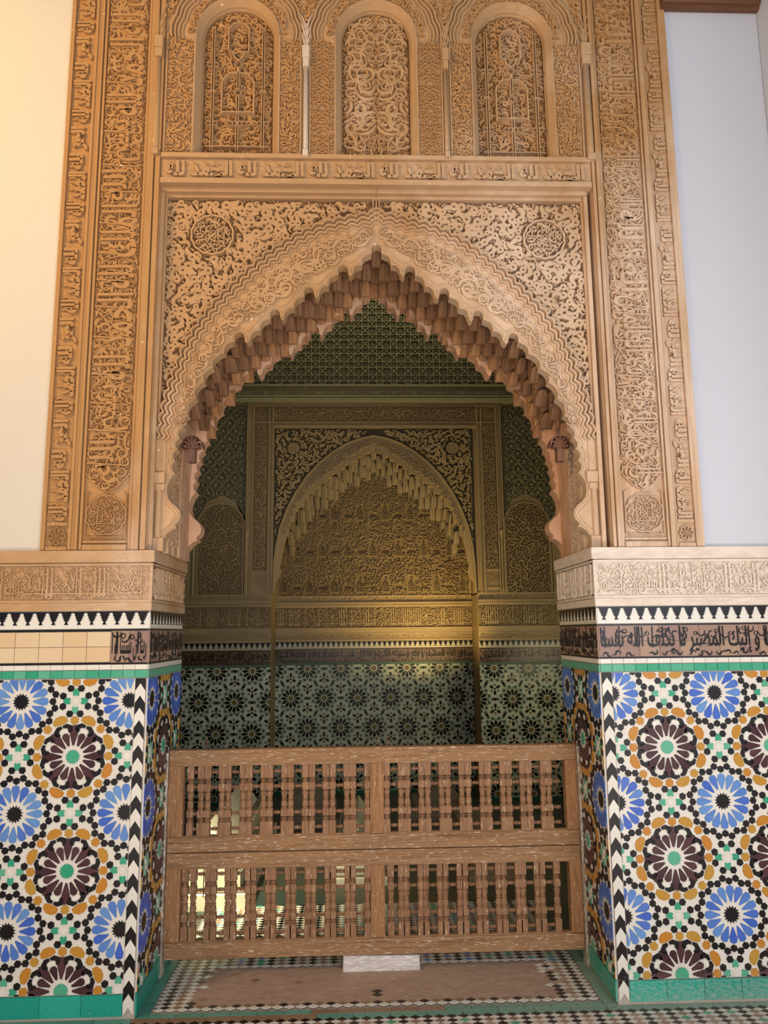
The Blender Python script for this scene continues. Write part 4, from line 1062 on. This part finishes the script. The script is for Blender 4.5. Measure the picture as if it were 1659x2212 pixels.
def net_tiles(parent, fr, r, org, p=.3115):
    """twelve-petalled rosettes on a hexagonal net"""
    u0, u1, v0, v1 = r; b = MB(); b.box(u0, u1, v0, v1, 0, .003); b.build('pale_ground', NET, parent, fr)
    J = {}
    def put(nm, mt, P):
        P = clip(P, (u0, u1, v0, v1))
        if len(P) > 2: J.setdefault(nm+mt.name, (MB(), mt, nm))[0].prism(P, .002, .0050)
    pv = p*math.sqrt(3)/2; j0, j1 = int((v0-org[1])/pv)-1, int((v1-org[1])/pv)+1
    for j in range(j0, j1+1):
        for i in range(int((u0-org[0])/p)-2, int((u1-org[0])/p)+3):
            cu, cv = org[0]+(i+(.5 if j % 2 else 0))*p, org[1]+j*pv
            if cu < u0-.2 or cu > u1+.2: continue
            S = p/.3115
            put('rosette_centre', GOLD, [(cu+x*S, cv+y*S) for x, y in star(12, .0245, .0205)])
            for k in range(12):
                a = k*math.pi/6+math.pi/2
                q = polar([(.031, .0035), (.060, .0140), (.077, .0135), (.091, 0), (.077, -.0135), (.060, -.0140), (.031, -.0035)], a)
                put('petal_tile', DARKG, [(cu+x*S, cv+y*S) for x, y in q])
                q = polar([(.089, 0), (.096, .0135), (.110, .015), (.120, .009), (.120, -.009), (.110, -.015), (.096, -.0135)], a+math.pi/12)
                put('hexagon_tile', SAGE, [(cu+x*S, cv+y*S) for x, y in q])
                if k % 2:
                    q = polar([(.148, 0), (.142, .013), (.128, .014), (.119, 0.003), (.119, -.003), (.128, -.014), (.142, -.013)], a); put('hexagon_tile', SAGE, [(cu+x*S, cv+y*S) for x, y in q])
                q = polar([(x+.097, y) for x, y in star(5, .0085, .0035)], a); put('star_tile', DARKG, [(cu+x*S, cv+y*S) for x, y in q])
            for k in range(3):           # eight pointed stars at the half way points
                a = k*math.pi/3; put('star_tile', DARKG, [(cu+.5*p*math.cos(a)+x*S, cv+.5*p*math.sin(a)+y*S) for x, y in star(6, .0155, .0125)])
            for s in (1, -1):            # three armed knots between three rosettes
                tu, tv = cu, cv+s*p/math.sqrt(3)
                put('star_tile', DARKG, [(tu+.010*S*math.cos(a), tv+.010*S*math.sin(a)) for a in [q*math.pi/3 for q in range(6)]])
                for k in range(3):
                    a = -s*math.pi/2+k*2*math.pi/3
                    q = polar([(.016, .008), (.028, .012), (.047, .0105), (.054, 0), (.047, -.0105), (.028, -.012), (.016, -.008)], a+math.pi); put('arm_tile', DARKG, [(tu+x*S, tv+y*S) for x, y in q])
                    q = polar([(.020, 0), (.034, .011), (.044, .004), (.044, -.004), (.034, -.011)], a); put('gold_tile', GOLD, [(tu+x*S, tv+y*S) for x, y in q])
    for m, mt, nm in J.values(): m.build(nm, mt, parent, fr, kind='stuff')
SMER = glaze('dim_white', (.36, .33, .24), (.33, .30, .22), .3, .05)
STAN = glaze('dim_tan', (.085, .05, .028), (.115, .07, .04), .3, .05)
def rear_dado(fr, u0, u1, org, text, seed):
    p = wall_back
    net_tiles(p, fr, (u0, u1, .02, 1.155), org)
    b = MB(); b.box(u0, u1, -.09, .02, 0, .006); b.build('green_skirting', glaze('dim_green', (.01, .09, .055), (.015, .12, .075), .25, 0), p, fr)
    b = MB(); b.box(u0, u1, 1.157, 1.176, 0, .006); b.build('grey_line', SAGE, p, fr)
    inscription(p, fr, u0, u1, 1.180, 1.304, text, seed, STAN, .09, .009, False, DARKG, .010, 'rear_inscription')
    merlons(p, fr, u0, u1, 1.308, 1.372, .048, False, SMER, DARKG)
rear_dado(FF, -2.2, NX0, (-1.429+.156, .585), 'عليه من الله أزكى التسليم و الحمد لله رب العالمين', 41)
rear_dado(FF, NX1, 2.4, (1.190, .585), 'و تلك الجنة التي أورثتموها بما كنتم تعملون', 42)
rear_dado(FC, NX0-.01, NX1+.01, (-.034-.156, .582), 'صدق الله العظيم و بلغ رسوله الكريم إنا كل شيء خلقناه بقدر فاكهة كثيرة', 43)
def cartouches(fr, u0, u1, v0, v1, seed):
    b = MB(); b.box(u0, u1, v0-.006, v0+.004, 0, .010, .002); b.box(u0, u1, v1-.004, v1+.010, 0, .012, .002)
    n = max(2, int((u1-u0)/.160)); st = (u1-u0)/n; vm = (v0+v1)/2; h = (v1-v0)*.36
    for k in range(n):
        c = u0+(k+.5)*st; a = st*.36
        b.ribbon([(c-a, vm), (c-a+.022, vm+h), (c+a-.022, vm+h), (c+a, vm), (c+a-.022, vm-h), (c-a+.022, vm-h)], .006, 0, .007, .6, closed=True)
    relief(b, pack(rect(u0+.01, u1-.01, v0+.008, v1-.008), [('vine', .009, int(500*(u1-u0))), ('leaf', .007, int(900*(u1-u0)))], seed, cell=.003), 0, .005, .7)
    return b
def rear_cornice(fr, u0, u1, seed):
    cartouches(fr, u0, u1, 1.388, 1.440, seed).build('cartouche_band', STUC, wall_back, fr)
    b = MB(); b.box(u0, u1, 1.452, 1.500, 0, .022, .006); b.box(u0, u1, 1.372, 1.384, 0, .012, .003); b.box(u0, u1, 1.690, 1.712, 0, .016, .004); b.box(u0, u1, 1.716, 1.738, 0, .026, .004); b.build('moulding', STUC, wall_back, fr)
    b = MB(); b.box(u0+.002, u1-.002, 1.504, 1.688, -.01, .0012); b.build('shade_ground', GRM, wall_back, fr)
    b = MB(); kufic(b, u0+.01, u1-.01, 1.510, 1.684, seed, 0, .016, 1.1)
    relief(b, pack(rect(u0+.01, u1-.01, 1.508, 1.686), [('vine', .020, int(900*(u1-u0))), ('ess', .014, int(1300*(u1-u0))), ('leaf', .010, int(1500*(u1-u0)))], seed, cell=.0045, over=.1), 0, .013, .6)
    b.build('script_relief', STUC, wall_back, fr, kind='stuff')
    cartouches(fr, u0, u1, 1.745, 1.792, seed+1).build('cartouche_band', STUC, wall_back, fr)
rear_cornice(FF, -2.0, NX0, 201); rear_cornice(FF, NX1, 2.2, 202); rear_cornice(FC, NX0-.01, NX1+.01, 203)
# panels of the rear wall above the cornice
t = empty('rear_script_panel', (NC, YF, 1.80), 'dim rectangular stucco frame of script bands around the rear arch', 'panel')
b = MB(); b.box(-1.045, NX0+.01, 1.80, 3.36, -.02, .004); b.box(NX1+.01, 1.325, 1.80, 3.36, -.02, .004); b.box(-1.045, 1.325, 3.36, 3.585, -.02, .004); b.build('ground', STUC, t, FF)
b = MB()
for u in (-1.040, -.985, -.840, -.806, 1.095, 1.135, 1.270, 1.318): b.box(u-.006, u+.006, 1.80, 3.57, 0, .026, .004)
for v in (1.845, 2.01): 
    b.box(-.985, -.84, v-.004, v+.004, 0, .016, .002); b.box(1.135, 1.27, v-.004, v+.004, 0, .016, .002)
for v in (3.395, 3.555): b.box(-.985, 1.27, v-.006, v+.006, 0, .018, .004)
b.box(-.806, 1.09, 3.335, 3.365, 0, .030, .006); b.build('moulding', STUC, t, FF)
b = MB()
for q in ((-.978, -.847, 2.016, 3.386), (1.142, 1.263, 2.016, 3.386), (-.978, 1.263, 3.403, 3.548)): b.box(*q, -.01, .0052)
b.build('shade_ground', GRM, t, FF)
b = MB()
for (u0, u1, v0, v1) in ((-.975, -.85, 2.02, 3.385), (1.145, 1.26, 2.02, 3.385), (-.83, 1.12, 3.405, 3.545)):
    relief(b, pack(rect(u0, u1, v0, v1), [('vine', .019, 1500), ('ess', .016, 2500), ('ess', .011, 2500), ('leaf', .010, 2500)], 210, cell=.0045, over=.1), .003, .022, .6)
for k in range(7):
    for c in (-.9125, 1.2025): put_text(b, ('الملك لله', 'الحمد لله')[k % 2], c-.052, c+.052, 2.05+k*.19, 2.22+k*.19, .002, .016, 1, .01)
for u, v in ((-.9125, 1.925), (1.2025, 1.925), (-.9125, 3.475), (1.2025, 3.475)):
    for q in range(16):
        a = q*math.pi/8; b.ribbon([(u+.014*math.cos(a), v+.014*math.sin(a)), (u+.045*math.cos(a+.12), v+.045*math.sin(a+.12)), (u+.062*math.cos(a), v+.062*math.sin(a))], [.004, .010, .004], 0, .012, .6)
b.build('script_relief', STUC, t, FF, kind='stuff')
# rear arch with its muqarnas
RP = []
RN = [(0, 3.150), (.12, 3.075), (.24, 3.000), (.36, 2.915), (.475, 2.825), (.585, 2.725), (.675, 2.60), (.745, 2.46)]
for k, (d, z) in enumerate(RN):
    nx = RN[k+1] if k+1 < len(RN) else (.80, 2.33)
    if k: RP.append((d-.032, z-.03))
    RP += [(d-.022 if k else 0, z-.012 if k else z), (d, z), (d+.022, z-.012), (d+.024, z-.035), (d+.05, z-.045), (d+(nx[0]-d)*.62, z-.052), (d+(nx[0]-d)*.66, nx[1]-.028+.01)]
RP += [(.80, 2.33), (.83, 2.22), (.845, 2.12), (.86, 2.05), (.845, 2.0), (.87, 1.95), (.90, 1.90), (.90, 1.80)]
RP = [RP[0]]+[p for a, p in zip(RP, RP[1:]) if p != a]
RO = [(0, 3.262), (.12, 3.238), (.25, 3.19), (.38, 3.11), (.50, 3.01), (.62, 2.88), (.72, 2.73), (.80, 2.57), (.86, 2.40), (.895, 2.22), (.91, 2.05), (.915, 1.80)]
t = empty('rear_arch', (NC, YF, 1.80), 'dim smaller carved arch on the rear wall of the chamber', 'arch')
b = MB(); b2 = MB(); b3 = MB(); b4 = MB()
for s in (-1, 1):
    P = [(NC+s*d, z) for d, z in RP]+[(NC+s*d, z) for d, z in RO[::-1]]; b.prism(P, -.06, .006)
    e = NX0-.01 if s < 0 else NX1+.01
    P = [(NC, 3.35)]+[(NC+s*d, z) for d, z in RO]+[(e, 1.80), (e, 3.35)]; b4.prism(P, -.09, -.034)
    b2.ribbon([(NC+s*d, z) for d, z in RO], .030, 0, .020, .6); b2.ribbon([(NC+s*(d-.03), z-.03) for d, z in RO[:-3]], .010, 0, .014, .6)
    spn = [(NC+s*.03, 3.330)]+[(NC+s*(d+.012), z+.015) for d, z in RO if d > .02 and z > 2.1]+[(e-s*.03, 2.1), (e-s*.03, 3.330)]
    mc = (-.618, 3.148) if s < 0 else (.865, 3.150)
    relief(b3, pack(spn, [('scroll', .017, 2500), ('ess', .014, 3000), ('scroll', .011, 3000), ('leaf', .010, 3000)], 221, holes=[poly_med(*mc, .066)], cell=.005, over=.08), -.034, .020, .85, 0, 1.1)
    md = poly_med(*mc, .058, 10, .1); b3.prism(md, -.022, .012, .004)
    relief(b3, pack(poly_med(*mc, .05), [('ess', .010, 500), ('leaf', .008, 500)], 225, cell=.004), .010, .018, .7)
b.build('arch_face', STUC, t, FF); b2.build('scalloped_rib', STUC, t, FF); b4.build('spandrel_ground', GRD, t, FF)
half = [(NC-d, z+.035) for d, z in RN]+[(NC-.82, 2.3)]+[(NC-d+.035, z-.03) for d, z in RO[::-1] if z > 2.3]
relief(b3, pack(half, [('vine', .022, 1500), ('ess', .018, 2500), ('ess', .012, 2500), ('leaf', .010, 2500)], 226, cell=.0045, mirror=NC, over=.1), .005, .024, .6)
b3.build('leaf_relief', STUC, t, FF, kind='stuff')
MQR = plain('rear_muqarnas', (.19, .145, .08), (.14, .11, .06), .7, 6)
t = empty('rear_muqarnas', (NC, YF+.1, 2.3), 'dim stalactite niches hanging inside the smaller rear arch', 'vault')
v2 = [cell_mesh(.060, .125, .085, r_, 'muqarnas_cell', MQR) for r_ in (.018, -.014, -.012, .016)]
RCX, RCZ = [0, .12, .24, .36, .475, .585, .675, .745, .80, .84], [3.075, 3.01, 2.93, 2.85, 2.76, 2.65, 2.53, 2.40, 2.27, 2.17]
muq(t, NC, YF+.07, .085, 4, .0, .045, RCX, RCZ, v2, .052, .82, .11)
# golden back panel with rows of small pierced arches
SPOTS = []
for z0, ph in ((2.535, .12), (2.185, 0), (1.84, .12)):
    for k in range(-5, 6):
        u = .128+k*.2435+ph
        SPOTS += [rect(u-.037, u+.037, z0-.05, z0+.142), rect(u+.082, u+.162, z0+.018, z0+.054), rect(u+.088, u+.156, z0-.099, z0-.031)]
b = MB()
relief(b, pack(rect(NX0+.02, NX1-.02, 1.80, 3.02), [('vine', .017, 6000), ('ess', .014, 14000), ('leaf', .010, 16000)], 231, holes=SPOTS, cell=.005, over=.08), 0, .016, .55)
bg_ = MB(); bg_.box(NX0+.016, NX1-.016, 1.798, 3.05, -.01, .0012)
pan = empty('back_panel', (NC, YC, 1.8), 'golden lace stucco panel with rows of tiny arches inside the rear arch', 'panel')
bg_.build('shade_ground', GRM, pan, FC); b.build('lace_relief', STUC, pan, FC, kind='stuff')
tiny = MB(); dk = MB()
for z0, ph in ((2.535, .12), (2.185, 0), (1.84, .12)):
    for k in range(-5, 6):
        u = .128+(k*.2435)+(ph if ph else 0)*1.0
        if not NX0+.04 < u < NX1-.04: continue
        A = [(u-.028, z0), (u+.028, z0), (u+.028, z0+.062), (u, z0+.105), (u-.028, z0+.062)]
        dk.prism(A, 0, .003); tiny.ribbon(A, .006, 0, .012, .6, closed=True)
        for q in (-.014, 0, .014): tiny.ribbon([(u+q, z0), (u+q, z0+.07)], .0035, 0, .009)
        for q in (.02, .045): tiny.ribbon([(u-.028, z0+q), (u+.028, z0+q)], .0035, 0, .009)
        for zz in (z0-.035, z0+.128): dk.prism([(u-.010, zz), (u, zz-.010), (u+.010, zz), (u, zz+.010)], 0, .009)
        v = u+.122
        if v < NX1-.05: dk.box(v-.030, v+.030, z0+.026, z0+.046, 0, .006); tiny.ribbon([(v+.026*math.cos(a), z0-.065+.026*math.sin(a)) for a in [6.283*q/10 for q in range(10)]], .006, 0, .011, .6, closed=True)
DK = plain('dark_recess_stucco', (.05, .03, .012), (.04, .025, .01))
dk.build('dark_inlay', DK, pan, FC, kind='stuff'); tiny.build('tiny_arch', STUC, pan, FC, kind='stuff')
# diapered flank walls with blind arches, upper wall with star strapwork
for s, x0, x1 in ((-1, -2.0, -1.052), (1, 1.335, 2.25)):
    ac = -1.270 if s < 0 else 1.535; ar = .205
    t = empty('blind_arch_panel', (ac, YF, 1.8), 'dim diapered wall panel with low blind arch, '+('left' if s < 0 else 'right')+' of the rear arch', 'panel', 'blind arch panels beside the rear arch')
    A = arch_poly(ac, ar, 1.80, 2.42, 20); DP = [(x0, 2.45), (ac-ar-.04, 2.45), (ac-ar*.6, 2.66), (ac, 2.71), (ac+ar*.6, 2.66), (ac+ar+.04, 2.45), (x1, 2.45), (x1, 3.57), (x0, 3.57)]
    b = MB(); b.prism(A, -.02, -.0088); b.build('arch_ground', GRM, t, FF); b = MB(); b.prism(DP, -.02, -.0088); b.build('shade_ground', GRD, t, FF)
    b = MB()
    relief(b, pack(A, [('vine', .024, 1200), ('vine', .017, 2500), ('ess', .015, 5000), ('leaf', .011, 3000)], 240, cell=.0045, over=.1), -.012, .012, .6); b.build('vine_relief', STUC, t, FF, kind='stuff')
    b = MB(); b.ribbon([(ac+ar, 1.80)]+[(ac+(ar+.008*abs(math.sin(9*a)))*math.cos(a), 2.42+(ar+.008*abs(math.sin(9*a)))*math.sin(a)) for a in [math.pi*q/60 for q in range(61)]]+[(ac-ar, 1.80)], .020, -.01, .010, .6)
    for e in (-1, 1): b.lathe([(.016, 1.80), (.018, 1.83), (.014, 1.86), (.014, 2.30), (.020, 2.34), (.026, 2.37)], (ac+e*(ar+.035), .006), 10)
    b.build('arch_border', STUC, t, FF)
    b = MB(); st = .118
    for j in range(16):
        for i in range(-6, 7):
            u, v = ac+(i+(.5 if j % 2 else 0))*st, 2.42+j*.074
            if v > 3.55 or u < x0+.03 or u > x1-.03 or (abs(u-ac) < ar+.03 and v < 2.42+math.sqrt(max(0, (ar+.05)**2-(u-ac)**2))+.03): continue
            for e in (-1, 1): b.ribbon([(u, v+.068), (u+e*.018, v+.050), (u+e*.046, v+.030), (u+e*.050, v), (u+e*.030, v-.018), (u+e*.012, v-.012)], [.004, .007, .008, .008, .006, .004], -.010, .006, .6)
            b.prism([(u-.012, v), (u+.012, v), (u+.010, v+.014), (u, v+.028), (u-.010, v+.014)], -.01, .002)
    relief(b, pack([(x0, 2.45), (ac-ar-.04, 2.45), (ac-ar*.6, 2.66), (ac, 2.71), (ac+ar*.6, 2.66), (ac+ar+.04, 2.45), (x1, 2.45), (x1, 3.57), (x0, 3.57)], [('ess', .013, 4000), ('leaf', .010, 8000)], 243, cell=.006, over=.03), -.010, -.002, .6)
    b.build('diaper_relief', STUCG, t, FF, kind='stuff')
t = empty('strapwork_wall', (.19, YF, 3.6), 'dark green star strapwork on the upper rear wall under the vault', 'panel')
b = MB(); b.box(-2.4, 2.6, 3.585, 3.625, -.02, .045, .008); b.box(-2.4, 2.6, 3.640, 3.660, -.02, .020, .004); b.box(-2.4, 2.6, 3.745, 3.765, -.02, .020, .004); b.build('moulding', STUCG, t, FF)
b = MB(); kufic(b, -1.4, 1.7, 3.668, 3.738, 251, -.012, .006, .6); relief(b, pack(rect(-1.4, 1.7, 3.664, 3.742), [('ess', .012, 3000), ('leaf', .009, 3000)], 252, cell=.005), -.012, .003, .6); b.build('script_relief', STUCG, t, FF, kind='stuff')
S_ = .135; cellm = MB(); hh = .018
def ln(P, w_=.0085, h=hh, closed=False): cellm.ribbon([(x*S_, y*S_) for x, y in P], w_, 0, h, .6, closed=closed)
ln([(0, .5), (.5, 0)]); ln([(.5, 0), (0, -.5)]); ln([(0, -.5), (-.5, 0)]); ln([(-.5, 0), (0, .5)])
ln([(-.5, .22), (.5, .22)]); ln([(-.5, -.22), (.5, -.22)]); ln([(.22, -.5), (.22, .5)]); ln([(-.22, -.5), (-.22, .5)])
for ax, ay in ((0, 0), (.5, .5), (.5, -.5), (-.5, .5), (-.5, -.5)):
    for q in range(6):
        a = q*math.pi/3; cellm.ribbon([((ax*.99)*S_+.006*math.cos(a), (ay*.99)*S_+.006*math.sin(a)), (ax*.99*S_+.022*math.cos(a), ay*.99*S_+.022*math.sin(a))], [.003, .008], 0, .005, .6)
ln([(-.1, .36), (0, .46), (.1, .36)], .006); ln([(-.1, -.46), (0, -.36), (.1, -.46)], .006)
b = MB(); b.box(-1.1, 1.6, 3.766, 4.84, -.03, -.0108); b.build('shade_ground', GRD, t, FF)
me = cellm.mesh('strapwork_tile', STUCG)
for j in range(8):
    for i in range(-9, 11):
        inst('strapwork_tile', me, t, FF.at(.19+i*S_, 3.765+S_*.5+j*S_, -.012))
# tombs on the chamber floor
def tomb(x, y0, y1, w_, h_, label, mat, z0=-.004, tiers=3):
    t = empty('tomb_slab', (x, (y0+y1)/2, z0), label, 'tomb', 'low tombs on the chamber floor')
    for k in range(tiers):
        m = MB(); f = k/tiers; ww = w_/2*(1-.55*f); q = (1-f)
        m.box(x-ww, x+ww, y0+.10*f, y1-.10*f, z0+h_*.8*k/tiers, z0+h_*.8*(k+1)/tiers-.006, .006); m.build('step', mat, t, FLOOR)
        m = MB(); m.box(x-ww+.008, x+ww-.008, y0+.10*f+.008, y1-.10*f-.008, z0+h_*.8*(k+1)/tiers-.007, z0+h_*.8*(k+1)/tiers+.001); m.build('joint', MARD, t, FLOOR)
    ww = w_/2*.42; F = Fr((0, 0, 0), (1, 0, 0), (0, 0, 1)); m = MB()
    m.prism([(x-ww, z0+h_*.8), (x+ww, z0+h_*.8), (x, z0+h_*1.25)], -(y1-.12), -(y0+.12)); m.build('ridge', mat, t, F)
    return t
tomb(-.86, 1.15, 2.7, .46, .34, 'pale cream marble stepped tomb seen through the lower left of the gate', MARB)
tomb(-.03, 1.5, 2.9, .34, .20, 'small cream marble tomb seen behind the middle post of the gate', MARB)
tomb(.78, 1.5, 2.9, .34, .16, 'low brown tomb seen through the lower right of the gate', MARD)
tomb(-.42, 2.9, 3.55, .42, .26, 'dim brown ridged tomb before the rear niche on the left', MARD)
tomb(.62, 3.0, 3.55, .5, .2, 'dim brown ridged tomb before the rear niche on the right', MARD)
